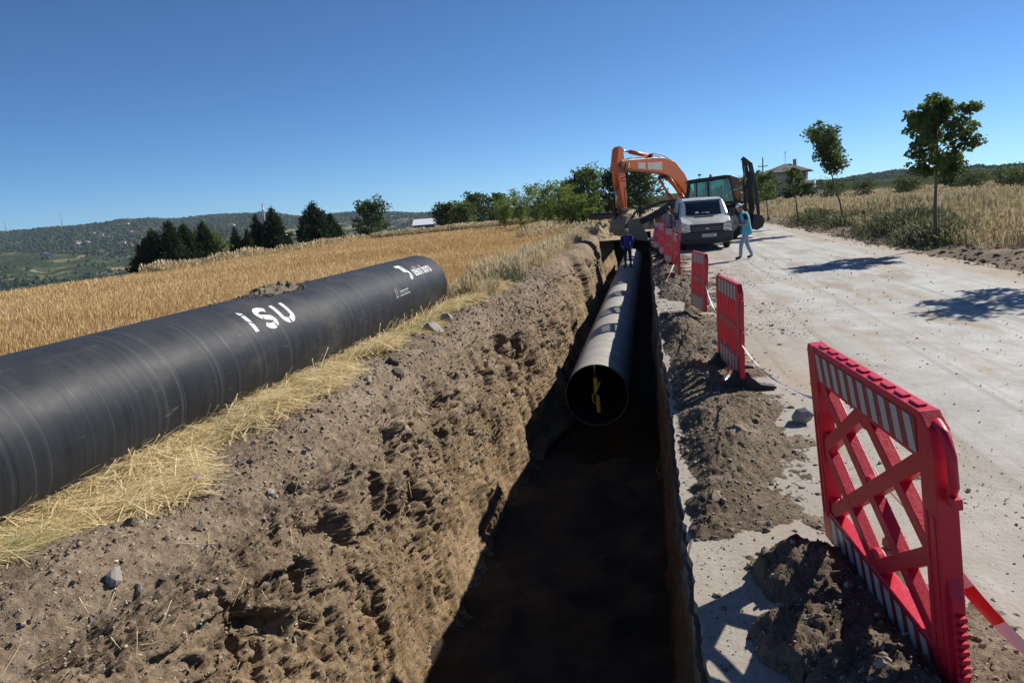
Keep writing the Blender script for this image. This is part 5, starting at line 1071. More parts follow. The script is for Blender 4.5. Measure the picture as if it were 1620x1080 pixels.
for y in st_:
    T, W = van_top(y), van_w(y); belt = min(1.22, T - 0.06)
    tw = W - 0.17 * max(0, (T - 1.22)) / 0.76
    half.append([(W * 0.93, 0.30), (W, 0.42), (W, 0.75), (W * 0.995, belt * 0.93 + 0.02), (W - 0.02, belt), (tw + 0.015 if T > 1.4 else W - 0.07, max(belt + 0.01, T - 0.10) if T > 1.4 else T - 0.02), (tw - 0.07, T - 0.015), (tw * 0.5, T), (0.0, T + 0.012)])
M = MB(); vs = []; fs = []; K = 17
for y, h_ in zip(st_, half): vs += [(x, y, z) for x, z in h_] + [(-x, y, z) for x, z in h_[-2::-1]]
for i in range(len(st_) - 1):
    for k in range(K - 1): fs.append((i * K + k, i * K + k + 1, (i + 1) * K + k + 1, (i + 1) * K + k))
    fs.append((i * K + K - 1, i * K, (i + 1) * K, (i + 1) * K + K - 1))
fs += [tuple(range(K)), tuple((len(st_) - 1) * K + k for k in range(K))]
M.add(vs, fs); body = M.build('body', M_VAN, van, bevel=0.012)
# bonnet panel slightly proud, dusty
M = MB(); g = []
for y in (0.10, 0.22, 0.4, 0.6, 0.80, 0.93):
    T = van_top(y) + 0.016; W = np.interp(y, [0.10, 0.93], [0.60, 0.84]); g.append([(x * W, y, T - 0.03 * abs(x) ** 3) for x in np.linspace(-1, 1, 9)])
M.add([p for r_ in g for p in r_], [(i * 9 + k, i * 9 + k + 1, (i + 1) * 9 + k + 1, (i + 1) * 9 + k) for i in range(5) for k in range(8)], True); hood = M.build('hood', M_HOOD, van)
M = MB(); M.box((-0.02, 0.80, 1.262), (0.72, 0.10, 0.03), rot=(R(15), 0, 0)); M.build('hood_vent', M_BLACK, hood)
M = MB(); M.prism([(-0.87, 1.005), (0.87, 1.005), (0.86, 0.98), (0.66, 0.70), (-0.66, 0.70), (-0.86, 0.98)], 'y', -0.012, 0.02); M.prism([(-0.57, 0.70), (0.57, 0.70), (0.62, 0.985), (-0.62, 0.985)], 'y', -0.03, -0.013); gr = M.build('grille', M_BUMP, van, bevel=0.008)
for zz in (0.78, 0.865):
    M = MB(); M.box((0, -0.045, zz), (1.08, 0.03, 0.032)); M.build('grille_bar', simple('grille_grey', (0.16, 0.17, 0.19), 0.4), gr, bevel=0.006)
M = MB(); M.ball((0.02, -0.06, 0.825), (0.075, 0.015, 0.034), 12, 8); M.build('badge', M_CHROME, gr)
M = MB(); M.prism([(-0.93, 0.32), (-0.80, 0.26), (0.80, 0.26), (0.93, 0.32), (0.965, 0.50), (0.95, 0.70), (-0.95, 0.70), (-0.965, 0.50)], 'y', -0.085, 0.30); bp_ = M.build('bumper', M_BUMP, van, bevel=0.03, seg=3)
M = MB(); M.box((0, -0.092, 0.36), (1.1, 0.02, 0.09)); [M.box((s * 0.74, -0.092, 0.40), (0.26, 0.02, 0.10)) for s in (-1, 1)]; M.each('air_intake', M_BLACK, bp_)
M = MB(); M.box((0.08, -0.098, 0.565), (0.53, 0.016, 0.12)); npl = M.build('number_plate', M_PAPER, van, bevel=0.003)
me = text_mesh('34 LB 3083', 0.115)
for v in me.vertices: v.co = Vector((0.08 - 0.235 + v.co.x * 0.80, -0.1085, 0.528 + v.co.y))
put('lettering', me, M_INK, npl)
for s in (-1, 1):
    M = MB(); M.prism([(s * 0.60, 0.715), (s * 0.86, 0.735), (s * 0.925, 0.80), (s * 0.915, 1.09), (s * 0.80, 1.075), (s * 0.63, 0.98)], 'y', -0.035, 0.16); hl = M.build('headlight', M_LAMP, van, bevel=0.012)
    M = MB(); M.ball((s * 0.76, -0.035, 0.83), (0.085, 0.02, 0.06), 12, 8); M.ball((s * 0.80, -0.035, 0.97), (0.075, 0.02, 0.05), 12, 8); M.each('reflector', M_CHROME, hl); M = MB(); M.ball((s * 0.885, -0.02, 0.97), (0.03, 0.03, 0.075), 8, 6); M.build('indicator', M_AMBER, hl)
# windscreen: curved pane laid on the front slope
M = MB(); g = []
for q in np.linspace(0, 1, 6):
    y = 1.02 + 0.66 * q; T = 1.315 + (1.875 - 1.315) * q; W = 0.855 - 0.12 * q; g.append([(x * W, y - 0.035 + 0.10 * x * x * (1 - 0.4 * q), T + 0.012) for x in np.linspace(-1, 1, 13)])
M.add([p for r_ in g for p in r_], [(i * 13 + k, i * 13 + k + 1, (i + 1) * 13 + k + 1, (i + 1) * 13 + k) for i in range(5) for k in range(12)], True); ws = M.build('windscreen', M_DGLASS, van)
sol = ws.modifiers.new('thick', 'SOLIDIFY'); sol.thickness = 0.012; sol.offset = 0
M = MB(); M.bar((-0.70, 0.985, 1.345), (0.10, 1.03, 1.40), 0.02, 0.02); M.bar((0.02, 0.975, 1.345), (0.68, 1.05, 1.41), 0.02, 0.02); M.each('wiper', M_BLACK, van)
M = MB(); M.box((-0.25, 1.075, 1.42), (0.13, 0.012, 0.10), rot=(R(-50), 0, 0)); M.box((0.08, 1.06, 1.40), (0.30, 0.012, 0.05), rot=(R(-50), 0, 0)); M.each('paper', M_PAPER, van)
for s in (-1, 1):
    M = MB(); M.prism([(1.16, 1.24), (2.05, 1.24), (2.05, 1.82), (1.72, 1.82)], 'x', s * 0.955, s * 0.972); M.T = Matrix.Identity(4)
    for i, v in enumerate(M.v): M.v[i] = (v[0] - s * 0.135 * (v[2] - 1.22) / 0.6 + s * 0.012, v[1], v[2])
    M.build('side_window', M_DGLASS, van)
    M = MB(); M.bar((s * 0.98, 1.22, 1.20), (s * 1.06, 1.18, 1.24), 0.06, 0.05); mr = M.build('mirror', M_BLACK, van); M = MB(); M.box((s * 1.11, 1.17, 1.34), (0.18, 0.10, 0.30)); M.build('mirror_housing', M_BLACK, mr, bevel=0.03)
    M = MB(); M.box((s * 0.984, 1.95, 1.05), (0.02, 0.16, 0.04)); M.build('door_handle', M_BLACK, van); M = MB(); M.box((s * 0.981, 2.4, 0.60), (0.02, 3.6, 0.09)); M.build('side_moulding', M_BUMP, van)
    for yy in (0.98, 4.05): wheel(van, (s * 0.84, yy, 0.335), 0.335, 0.215)
M = MB(); M.box((0, 2.5, 0.34), (1.5, 4.3, 0.18)); M.build('underbody', M_BLACK, van)
# ================================================================== excavator
M_ORG = worn('orange_paint', (0.66, 0.135, 0.022), (0.30, 0.13, 0.06), 0.24, 0.42, scale=1.5); M_DKST = simple('dark_steel', (0.035, 0.034, 0.033), 0.6, var=0.35); M_HOSE = simple('hose', (0.012, 0.012, 0.012), 0.5); M_ROD = simple('chrome_rod', (0.5, 0.5, 0.5), 0.2, metal=1.0); M_DUSTY = worn('dusty_steel', (0.20, 0.165, 0.125), (0.30, 0.24, 0.17), 0.5, 0.7, scale=3); M_DECAL = worn('faded_decal', (0.62, 0.60, 0.56), (0.50, 0.25, 0.14), 0.5, 0.6, scale=6); M_CNTR = simple('counterweight_grey', (0.10, 0.10, 0.105), 0.6)
m = NT('tinted_glass'); tb = m.n('BsdfTransparent', {'Color': (0.60, 0.78, 0.74)}); gb = m.n('BsdfGlossy', {'Color': (0.9, 0.95, 0.95), 'Roughness': 0.03}); fr = m.n('LayerWeight', {'Blend': 0.25}); mx = m.n('MixShader', {0: m.math('ADD', m.math('MULTIPLY', fr.outputs['Fresnel'], 0.6), 0.06), 1: tb.outputs[0], 2: gb.outputs[0]}); m.t.links.new(mx.outputs[0], m.out.inputs[0]); M_TGLASS = m.mat
ex = thing('excavator', 'orange tracked excavator with its arm bent over the trench', 'excavator', (2.6, 42.8, 0.0), (0, 0, R(-125.6)))
def poly_off(line, wid):
    """outline of a tapered bent beam in the (x,z) plane"""
    up, dn = [], []
    for i, (p, w) in enumerate(zip(line, wid)):
        a, b = line[max(i - 1, 0)], line[min(i + 1, len(line) - 1)]; dx, dz = b[0] - a[0], b[1] - a[1]; l = math.hypot(dx, dz); nx, nz = -dz / l, dx / l
        up.append((p[0] + nx * w / 2, p[1] + nz * w / 2)); dn.append((p[0] - nx * w / 2, p[1] - nz * w / 2))
    return up + dn[::-1]
M = MB(); M.prism(poly_off([(0.45, 1.55), (1.0, 2.25), (1.7, 2.98), (2.5, 3.52), (3.3, 3.72), (4.2, 3.78), (5.4, 3.80), (6.85, 3.85)], [0.42, 0.62, 0.78, 0.86, 0.82, 0.70, 0.55, 0.36]), 'y', -0.24, 0.24); boom = M.build('boom', M_ORG, ex, bevel=0.02)
for s in (-1, 1):
    M = MB(); M.prism([(3.5, 3.50), (4.75, 3.56), (4.75, 3.88), (3.5, 3.92)], 'y', s * 0.2405, s * 0.243); M.prism([(4.95, 3.58), (5.55, 3.61), (5.55, 3.90), (4.95, 3.90)], 'y', s * 0.2405, s * 0.243); M.each('decal', M_DECAL, boom)
M = MB(); M.tube([(6.9, -0.29, 3.85), (6.9, 0.29, 3.85)], 0.11, 12); M.tube([(3.05, -0.3, 3.15), (3.05, 0.3, 3.15)], 0.10, 12); M.tube([(4.3, -0.2, 4.22), (4.3, 0.2, 4.22)], 0.09, 12); M.each('pivot_pin', M_DKST, boom)
M = MB(); M.prism([(4.0, 4.05), (4.6, 4.05), (4.42, 4.32), (4.2, 4.32)], 'y', -0.10, 0.10); M.build('cylinder_bracket', M_ORG, boom)
M = MB(); M.prism([(6.62, 4.62), (6.80, 4.70), (7.02, 4.56), (7.18, 3.9), (7.10, 3.2), (6.92, 2.2), (6.78, 1.42), (6.56, 1.42), (6.52, 2.2), (6.52, 3.4), (6.56, 4.0)], 'y', -0.19, 0.19); stick = M.build('stick', M_ORG, ex, bevel=0.02)
M = MB(); [M.box((6.62 + 0.1 * k, 0, 2.7 + 0.35 * k), (0.30, 0.384, 0.05)) for k in range(2)]; M.each('stick_plate', M_DKST, stick)
M = MB(); M.tube([(4.3, 0, 4.24), (5.85, 0, 4.44)], 0.105, 12); M.build('cylinder_barrel', M_ORG, boom); M = MB(); M.tube([(5.8, 0, 4.435), (6.75, 0, 4.56)], 0.055, 10); M.build('cylinder_rod', M_ROD, boom)
M = MB(); M.tube([(7.0, 0, 4.2), (7.12, 0, 2.75)], 0.10, 12); M.build('bucket_cylinder', M_ORG, stick); M = MB(); M.tube([(7.1, 0, 2.8), (7.08, 0, 1.75)], 0.05, 10); M.build('bucket_rod', M_ROD, stick)
for s in (-1, 1):
    M = MB(); M.tube([(1.2, s * 0.36, 1.25), (2.15, s * 0.36, 2.25)], 0.12, 12); M.tube([(2.1, s * 0.36, 2.2), (3.05, s * 0.34, 3.15)], 0.06, 10); M.build('boom_cylinder', M_ORG if s < 0 else M_ORG, ex)
    M = MB(); M.tube([(1.2, s * 0.16, 2.95), (2.2, s * 0.17, 3.85), (3.2, s * 0.17, 4.22), (4.0, s * 0.15, 4.36), (4.5, s * 0.15, 4.28)], 0.028, 6); M.tube([(4.2, s * 0.12, 4.2), (5.6, s * 0.12, 4.16), (6.4, s * 0.22, 4.05), (6.75, s * 0.30, 3.6), (6.62, s * 0.28, 3.25), (7.0, s * 0.14, 3.1)], 0.026, 6); M.tube([(6.3, s * 0.26, 3.9), (6.55, s * 0.34, 3.5), (6.5, s * 0.3, 3.0), (6.75, s * 0.24, 2.5), (6.68, s * 0.22, 1.8)], 0.022, 6); M.each('hose', M_HOSE, ex)
M = MB(); M.bar((7.08, -0.2, 1.75), (6.55, -0.2, 1.60), 0.06, 0.14); M.bar((7.08, 0.2, 1.75), (6.55, 0.2, 1.60), 0.06, 0.14); M.bar((7.08, -0.16, 1.75), (6.98, -0.16, 1.15), 0.06, 0.12); M.bar((7.08, 0.16, 1.75), (6.98, 0.16, 1.15), 0.06, 0.12); M.each('linkage', M_DKST, stick)
# bucket, curled
def bucket(par, prof, y0, y1, mat, name='bucket', th=0.03, teeth=5, tdir=(1, 0, 0), tpos=None):
    M = MB(); n = len(prof); inner = [(p[0], p[1]) for p in prof]
    for i in range(n - 1):
        a, b = prof[i], prof[i + 1]; M.bar((a[0], y0, a[1]), (a[0], y0 + 1e-4, a[1]), 0.001, 0.001) if False else None
        dx, dz = b[0] - a[0], b[1] - a[1]; l = math.hypot(dx, dz); nx, nz = -dz / l * th, dx / l * th
        M.add([(a[0], y0, a[1]), (b[0], y0, b[1]), (b[0], y1, b[1]), (a[0], y1, a[1]), (a[0] + nx, y0, a[1] + nz), (b[0] + nx, y0, b[1] + nz), (b[0] + nx, y1, b[1] + nz), (a[0] + nx, y1, a[1] + nz)], [(0, 1, 2, 3), (7, 6, 5, 4), (0, 4, 5, 1), (1, 5, 6, 2), (2, 6, 7, 3), (3, 7, 4, 0)])
    for y in (y0, y1): M.prism(prof, 'y', y - 0.015, y + 0.015)
    o = M.build(name, mat, par)
    if tpos:
        for k in range(teeth):
            y = y0 + (y1 - y0) * (k + 0.5) / teeth; q = MB(); q.bar((tpos[0], y, tpos[1]), (tpos[0] + tdir[0] * 0.22, y, tpos[1] + tdir[1] * 0.22), 0.10, 0.07, w2=0.05, h2=0.02); q.build('tooth', M_DUSTY, o)
    return o
bk = bucket(ex, [(6.55, 1.45), (6.95, 1.33), (7.12, 1.02), (7.08, 0.72), (6.85, 0.48), (6.55, 0.42), (6.35, 0.55)], -0.45, 0.45, M_DUSTY, tpos=(6.35, 0.55), tdir=(-0.8, 0.6))
M = MB(); M.prism([(6.50, 1.30), (6.74, 1.62), (7.10, 1.36), (7.0, 1.12)], 'y', -0.22, -0.18); M.prism([(6.50, 1.30), (6.74, 1.62), (7.10, 1.36), (7.0, 1.12)], 'y', 0.18, 0.22); M.each('bucket_ear', M_DKST, bk)
# house, cab, tracks
M = MB(); M.prism([(-2.4, 1.15), (0.9, 1.15), (0.9, 1.45), (0.3, 1.9), (-0.3, 2.05), (-2.4, 2.05)], 'y', -1.35, -0.42); M.box((-0.9, 0.45, 1.55), (3.0, 1.7, 0.85)); M.build('upper_body', M_ORG, ex, bevel=0.04)
M = MB(); M.prism([(-2.95, 1.2), (-2.4, 1.1), (-2.4, 2.1), (-2.85, 2.05)], 'y', -1.35, 1.35); M.build('counterweight', M_CNTR, ex, bevel=0.05)
M = MB(); cabp = [(-0.75, 1.16), (0.95, 1.16), (1.05, 1.7), (0.75, 2.78), (0.55, 2.92), (-0.65, 2.92), (-0.75, 2.8)]
for a, b in zip(cabp, cabp[1:] + cabp[:1]):
    for y in (0.47, 1.33): M.bar((a[0], y, a[1]), (b[0], y, b[1]), 0.07, 0.07)
for p in cabp: M.bar((p[0], 0.47, p[1]), (p[0], 1.33, p[1]), 0.069, 0.069)
M.box((-0.05, 0.9, 2.93), (1.3, 0.95, 0.08)); M.box((0.1, 0.9, 1.4), (1.6, 0.82, 0.5)); cb = M.build('cab', M_BLACK, ex)
M = MB()
for y in (0.47, 1.33): M.prism([(-0.70, 1.68), (1.0, 1.72), (0.74, 2.74), (0.52, 2.87), (-0.62, 2.87), (-0.70, 2.77)], 'y', y - 0.006, y + 0.006)
M.bar((1.04, 0.9, 1.72), (0.75, 0.9, 2.76), 0.80, 0.012); M.build('cab_glass', M_TGLASS, cb)
M = MB(); M.tube([(0.9, 1.5, 1.6), (0.95, 1.6, 2.3), (0.8, 1.75, 2.35)], 0.02, 6); M.box((0.82, 1.78, 2.25), (0.06, 0.22, 0.36)); M.build('mirror', M_BLACK, ex)
M = MB(); M.tube([(-0.2, 0, 0.95), (-0.2, 0, 1.16)], 0.7, 24); M.box((-0.2, 0, 0.72), (1.8, 1.9, 0.45)); M.build('undercarriage', M_DKST, ex)
for s in (-1, 1):
    M = MB(); pr = [(-1.9, 0.42), (-1.85, 0.2), (-1.55, 0.03), (1.35, 0.03), (1.65, 0.2), (1.7, 0.42), (1.62, 0.68), (1.35, 0.84), (-1.55, 0.84), (-1.82, 0.66)]; M.prism(pr, 'y', s * 1.28 - 0.24, s * 1.28 + 0.24); tk = M.build('track', M_DKST, ex)
    for k in range(18):
        q = MB(); q.box((-1.5 + k * 0.17, s * 1.28, 0.866), (0.13, 0.60, 0.045)); q.build('track_shoe', M_DUSTY, tk)
    for k in range(5):
        q = MB(); q.lathe([(0.02, -0.26), (0.22, -0.26), (0.22, 0.26), (0.02, 0.26)], 16, axis='y', c=(-1.3 + 0.6 * k, s * 1.28, 0.38)); q.build('roller', M_DKST, tk)
# ================================================================== backhoe loader, side on, facing the trench
bh = thing('backhoe_loader', 'backhoe loader with a dark glazed cab standing across the road behind the van', 'backhoe loader', (3.55, 36.4, 0.0), (0, 0, R(180)))
# local: +x forward (towards the trench), y left; the camera sees the +y side after the turn
M_BODY = worn('yellow_grey_paint', (0.42, 0.40, 0.36), (0.25, 0.2, 0.15), 0.3, 0.5)
M = MB(); M.prism([(0.9, 0.75), (3.3, 0.75), (3.3, 1.55), (1.85, 1.78), (0.9, 1.78)], 'y', -0.45, 0.45); M.build('engine_hood', M_ORG, bh, bevel=0.04)
M = MB(); M.box((0.9, 0, 0.72), (4.2, 0.8, 0.35)); M.build('chassis', M_DKST, bh)
for s in (-1, 1): 
    w_ = wheel(bh, (0, 0, 0), 0.76, 0.44, M_BODY, 26, 20); w_.rotation_euler = (0, 0, R(90)); w_.location = (0.02, s * 0.88, 0.76)
    w_ = wheel(bh, (0, 0, 0), 0.50, 0.30, M_BODY, 22, 16); w_.rotation_euler = (0, 0, R(90)); w_.location = (2.55, s * 0.85, 0.50)
M = MB(); M.prism([(-0.72, 1.62), (-0.85, 1.25), (-0.80, 1.2), (-0.62, 1.55), (0.55, 1.62), (0.95, 1.1), (1.02, 1.15), (0.66, 1.70), (-0.5, 1.72)], 'y', 0.55, 1.12); M.prism([(-0.72, 1.62), (-0.85, 1.25), (-0.80, 1.2), (-0.62, 1.55), (0.55, 1.62), (0.95, 1.1), (1.02, 1.15), (0.66, 1.70), (-0.5, 1.72)], 'y', -1.12, -0.55); M.each('mudguard', M_BLACK, bh)
cabp = [(-0.42, 1.15), (1.62, 1.15), (1.78, 1.75), (1.66, 2.66), (-0.02, 2.78), (-0.12, 2.70)]
M = MB()
for s in (-0.78, 0.78):
    for a, b in zip(cabp, cabp[1:] + cabp[:1]): M.bar((a[0], s, a[1]), (b[0], s, b[1]), 0.08, 0.08)
    M.bar((0.82, s, 1.2), (0.86, s, 2.72), 0.09, 0.09); M.bar((1.40, s, 1.6), (1.36, s, 2.68), 0.06, 0.06)
for p in cabp: M.bar((p[0], -0.78, p[1]), (p[0], 0.78, p[1]), 0.079, 0.079)
M.box((0.6, 0, 1.32), (2.0, 1.5, 0.45)); M.build('cab', M_BLACK, bh, bevel=0.01)
M = MB(); M.prism([(-0.12, 2.775), (1.72, 2.665), (1.80, 2.72), (1.70, 2.80), (0.1, 2.90), (-0.2, 2.86)], 'y', -0.9, 0.9); rf = M.build('cab_roof', M_BLACK, bh, bevel=0.03)
M = MB(); M.lathe([(0.06, 0), (0.06, 0.10), (0.0, 0.16)], 12, c=(0.7, 0.4, 2.86)); M.build('beacon', M_AMBER, rf); M = MB(); M.tube([(1.2, 0.5, 2.8), (1.22, 0.5, 3.0)], 0.012, 5); M.box((1.2, 0.5, 3.0), (0.12, 0.08, 0.08)); M.build('work_lamp', M_BLACK, rf)
M = MB()
for s in (-0.78, 0.78): M.prism([(-0.36, 1.58), (1.70, 1.58), (1.74, 1.78), (1.62, 2.62), (-0.02, 2.72), (-0.10, 2.66)], 'y', s - 0.006, s + 0.006)
M.bar((1.76, 0, 1.78), (1.65, 0, 2.62), 1.5, 0.012, up=(1, 0, 0)); M.bar((-0.38, 0, 1.58), (-0.12, 0, 2.66), 1.5, 0.012, up=(1, 0, 0)); M.build('cab_glass', M_TGLASS, bh)
M = MB(); M.box((0.45, 0, 1.62), (0.5, 0.5, 0.14)); M.box((0.22, 0, 1.95), (0.14, 0.5, 0.65)); M.box((0.20, 0, 2.36), (0.10, 0.28, 0.2)); M.build('seat', M_BLACK, bh, bevel=0.03)
M = MB(); M.tube([(1.3, 0, 1.5), (1.12, 0, 1.95)], 0.03, 6); M.lathe([(0.17, 0), (0.20, 0.02), (0.17, 0.04), (0.17, 0)], 16, c=(1.1, 0, 1.96)); M.build('steering_wheel', M_BLACK, bh)
for s in (-1, 1):
    M = MB(); M.prism(poly_off([(1.6, 1.70), (2.55, 1.72), (3.35, 1.30), (4.15, 0.98), (4.40, 0.86)], [0.22, 0.30, 0.30, 0.26, 0.20]), 'y', s * 0.58 - 0.07, s * 0.58 + 0.07); M.build('loader_arm', M_DKST, bh, bevel=0.01)
    M = MB(); M.prism(poly_off([(1.9, 1.96), (2.9, 1.90), (4.2, 1.52)], [0.10, 0.12, 0.10]), 'y', s * 0.48 - 0.04, s * 0.48 + 0.04); M.bar((4.2, s * 0.48, 1.52), (4.5, s * 0.48, 1.05), 0.07, 0.12); M.build('tilt_link', M_DKST, bh)
    M = MB(); M.tube([(2.0, s * 0.58, 1.2), (2.8, s * 0.58, 1.38)], 0.07, 10); M.tube([(2.8, s * 0.58, 1.38), (3.5, s * 0.58, 1.25)], 0.035, 8); M.build('lift_cylinder', M_DKST, bh)
lb = bucket(bh, [(4.05, 1.22), (4.42, 1.18), (4.58, 0.82), (4.46, 0.48), (4.12, 0.28), (3.62, 0.18)], -1.12, 1.12, M_DUSTY, name='loader_bucket', teeth=7, tpos=(3.62, 0.18), tdir=(-0.95, -0.2))
# rear: orange console, grey post, folded boom and stabiliser
M = MB(); M.prism([(-0.55, 1.72), (-0.15, 1.72), (-0.12, 2.05), (-0.30, 2.18), (-0.58, 2.14)], 'y', -0.55, 0.62); M.build('rear_console', M_ORG, bh, bevel=0.03)
M = MB(); M.box((-0.42, 0.55, 1.28), (0.32, 0.10, 0.88)); M.box((-0.60, 0.0, 0.95), (0.16, 2.1, 0.55)); M.build('rear_frame', M_BODY, bh, bevel=0.01)
M = MB(); M.prism(poly_off([(-0.98, 0.62), (-1.12, 1.35), (-1.02, 2.25), (-0.86, 3.15), (-0.80, 3.62)], [0.20, 0.25, 0.24, 0.22, 0.16]), 'y', 0.05, 0.33); rb = M.build('rear_boom', M_DKST, bh, bevel=0.015)
M = MB(); M.prism(poly_off([(-0.70, 3.60), (-1.05, 3.30), (-1.28, 2.2), (-1.38, 1.0)], [0.18, 0.20, 0.16, 0.13]), 'y', 0.34, 0.54); M.build('rear_stick', M_DKST, bh, bevel=0.015)
for a, b, r_ in (((-0.78, 0.40, 1.2), (-0.82, 0.42, 2.5), 0.07), ((-0.82, 0.42, 2.5), (-0.80, 0.42, 3.4), 0.035), ((-1.15, 0.42, 1.3), (-1.02, 0.45, 3.0), 0.06)):
    M = MB(); M.tube([a, b], r_, 10); M.build('rear_cylinder', M_STEEL if r_ < 0.05 else M_DKST, bh)
M = MB(); M.tube([(-0.9, 0.2, 1.5), (-0.72, 0.5, 2.2), (-0.78, 0.4, 3.2)], 0.02, 6); M.tube([(-0.95, 0.1, 1.4), (-0.66, 0.55, 1.9), (-0.85, 0.5, 2.7)], 0.02, 6); M.each('hose', M_HOSE, rb)
for s in (-1, 1):
    M = MB(); M.box((-0.62, s * 0.98, 0.95), (0.14, 0.14, 1.1)); M.box((-0.62, s * 1.0, 0.36), (0.34, 0.34, 0.05)); M.bar((-0.62, s * 0.98, 0.5), (-0.62, s * 1.12, 0.38), 0.1, 0.1); M.build('stabiliser', M_DKST, bh)
rbk = bucket(bh, [(-1.15, 1.05), (-1.48, 0.98), (-1.62, 0.72), (-1.52, 0.45), (-1.28, 0.32), (-1.02, 0.38)], 0.12, 0.72, M_DKST, name='rear_bucket', teeth=4, tpos=(-1.02, 0.38), tdir=(0.9, 0.3))
# ================================================================== people
M_SKIN = simple('skin', (0.32, 0.19, 0.13), 0.55, var=0.06); M_HAIR = simple('hair', (0.012, 0.010, 0.009), 0.6)
def cloth(name, col): return simple(name, col, 0.85, var=0.18, scale=9, bump=0.004)
def person(label, loc, rz, joints, rad_, bones, mats, pick, head, hands, cap=None, extra=None):
    """one body grown over a posed skeleton; pick(p) gives the material index of a face at p"""
    root = thing('person', label, 'person', loc, (0, 0, rz))
    nm = list(joints); me = bpy.data.meshes.new('skeleton'); me.from_pydata([joints[k] for k in nm], [(nm.index(a), nm.index(b)) for a, b in bones], [])
    ob = bpy.data.objects.new('skeleton', me); COL.objects.link(ob); sk = ob.modifiers.new('skin', 'SKIN'); sk.use_smooth_shade = True
    for i, k in enumerate(nm): r_ = rad_[k]; me.skin_vertices[0].data[i].radius = r_ if isinstance(r_, tuple) else (r_, r_)
    me.skin_vertices[0].data[nm.index('pelvis')].use_root = True; sb = ob.modifiers.new('sub', 'SUBSURF'); sb.levels = 2; sb.render_levels = 2
    dg = bpy.context.evaluated_depsgraph_get(); dg.update(); bm_me = bpy.data.meshes.new_from_object(ob.evaluated_get(dg)); bpy.data.objects.remove(ob)
    bm = bmesh.new(); bm.from_mesh(bm_me)
    M = MB(); hc, yaw, pitch = Vector(head[0]), head[1], head[2]
    M.T = Matrix.Translation(hc) @ Matrix.Rotation(yaw, 4, 'Z') @ Matrix.Rotation(pitch, 4, 'Y')
    M.ball((0, 0, 0.02), (0.098, 0.076, 0.112), 16, 12); M.ball((0.025, 0, -0.055), (0.070, 0.056, 0.070), 12, 8); M.prism([(0.085, 0.015), (0.115, -0.030), (0.085, -0.036)], 'y', -0.013, 0.013)
    for s in (-1, 1): M.ball((-0.005, s * 0.078, -0.005), (0.020, 0.010, 0.032), 8, 6); M.ball((0.086, s * 0.030, 0.010), (0.012, 0.014, 0.009), 8, 6)
    M.box((0.088, 0, -0.066), (0.012, 0.045, 0.012))
    for hp, hd, hu in hands:                      # palm, four fingers of unequal length, and a thumb from the palm's side
        hp, hd, hu = Vector(hp), Vector(hd).normalized(), Vector(hu).normalized(); sd = hd.cross(hu).normalized(); hu = sd.cross(hd)
        M.T = Matrix(((hd.x, sd.x, hu.x, hp.x), (hd.y, sd.y, hu.y, hp.y), (hd.z, sd.z, hu.z, hp.z), (0, 0, 0, 1)))
        M.ball((0.045, 0, 0), (0.055, 0.042, 0.018), 10, 6)
        for k, l in enumerate((0.068, 0.078, 0.072, 0.056)):
            y = (k - 1.5) * 0.020; M.tube([(0.07, y, 0), (0.09 + l * 0.4, y * 1.1, -0.006), (0.09 + l * 0.75, y * 1.1, -0.030), (0.085 + l * 0.85, y * 1.1, -0.055)], [0.010, 0.0095, 0.0085, 0.006], 6)
        M.tube([(0.02, -0.034, 0), (0.05, -0.060, -0.012), (0.082, -0.058, -0.030)], [0.013, 0.011, 0.008], 6)
    add = M.mesh('head'); nb = len(bm.faces); bm.from_mesh(add); bm.faces.ensure_lookup_table()
    for i, f in enumerate(bm.faces):
        f.smooth = True; f.material_index = pick(f.calc_center_median()) if i < nb else 0
    bmesh.ops.recalc_face_normals(bm, faces=bm.faces)
    out = bpy.data.meshes.new('body'); bm.to_mesh(out); bm.free()
    for mt in mats: out.materials.append(mt)
    put('body', out, [], root)
    HM = Matrix.Translation(hc) @ Matrix.Rotation(yaw, 4, 'Z') @ Matrix.Rotation(pitch, 4, 'Y')
    M = MB(); M.T = HM; M.ball((-0.014, 0, 0.035), (0.096, 0.083, 0.104), 14, 10); M.build('hair', M_HAIR, root)
    if cap:
        M = MB(); M.T = HM; M.lathe([(0.094, 0.055), (0.098, 0.075), (0.088, 0.115), (0.055, 0.142), (0.0, 0.150)], 18, c=(-0.004, 0, 0.0))
        d = cap[1]; M.prism([(d * 0.05, -0.075), (d * 0.13, -0.062), (d * 0.165, 0.0), (d * 0.13, 0.062), (d * 0.05, 0.075)], 'z', 0.052, 0.064); M.build('cap', cap[0], root)
    if extra: extra(root)
    return root
BONES = [('pelvis', 'spine'), ('spine', 'chest'), ('chest', 'neck'), ('neck', 'skull'), ('pelvis', 'hipL'), ('hipL', 'kneeL'), ('kneeL', 'ankL'), ('ankL', 'toeL'), ('pelvis', 'hipR'), ('hipR', 'kneeR'), ('kneeR', 'ankR'), ('ankR', 'toeR'),
         ('chest', 'shL'), ('shL', 'elL'), ('elL', 'wrL'), ('chest', 'shR'), ('shR', 'elR'), ('elR', 'wrR')]
RAD = dict(pelvis=(0.135, 0.115), spine=(0.13, 0.105), chest=(0.145, 0.115), neck=0.062, skull=0.055, hipL=0.098, hipR=0.098, kneeL=0.068, kneeR=0.068, ankL=0.052, ankR=0.052, toeL=(0.048, 0.034), toeR=(0.048, 0.034), shL=0.072, shR=0.072, elL=0.050, elR=0.050, wrL=0.034, wrR=0.034)
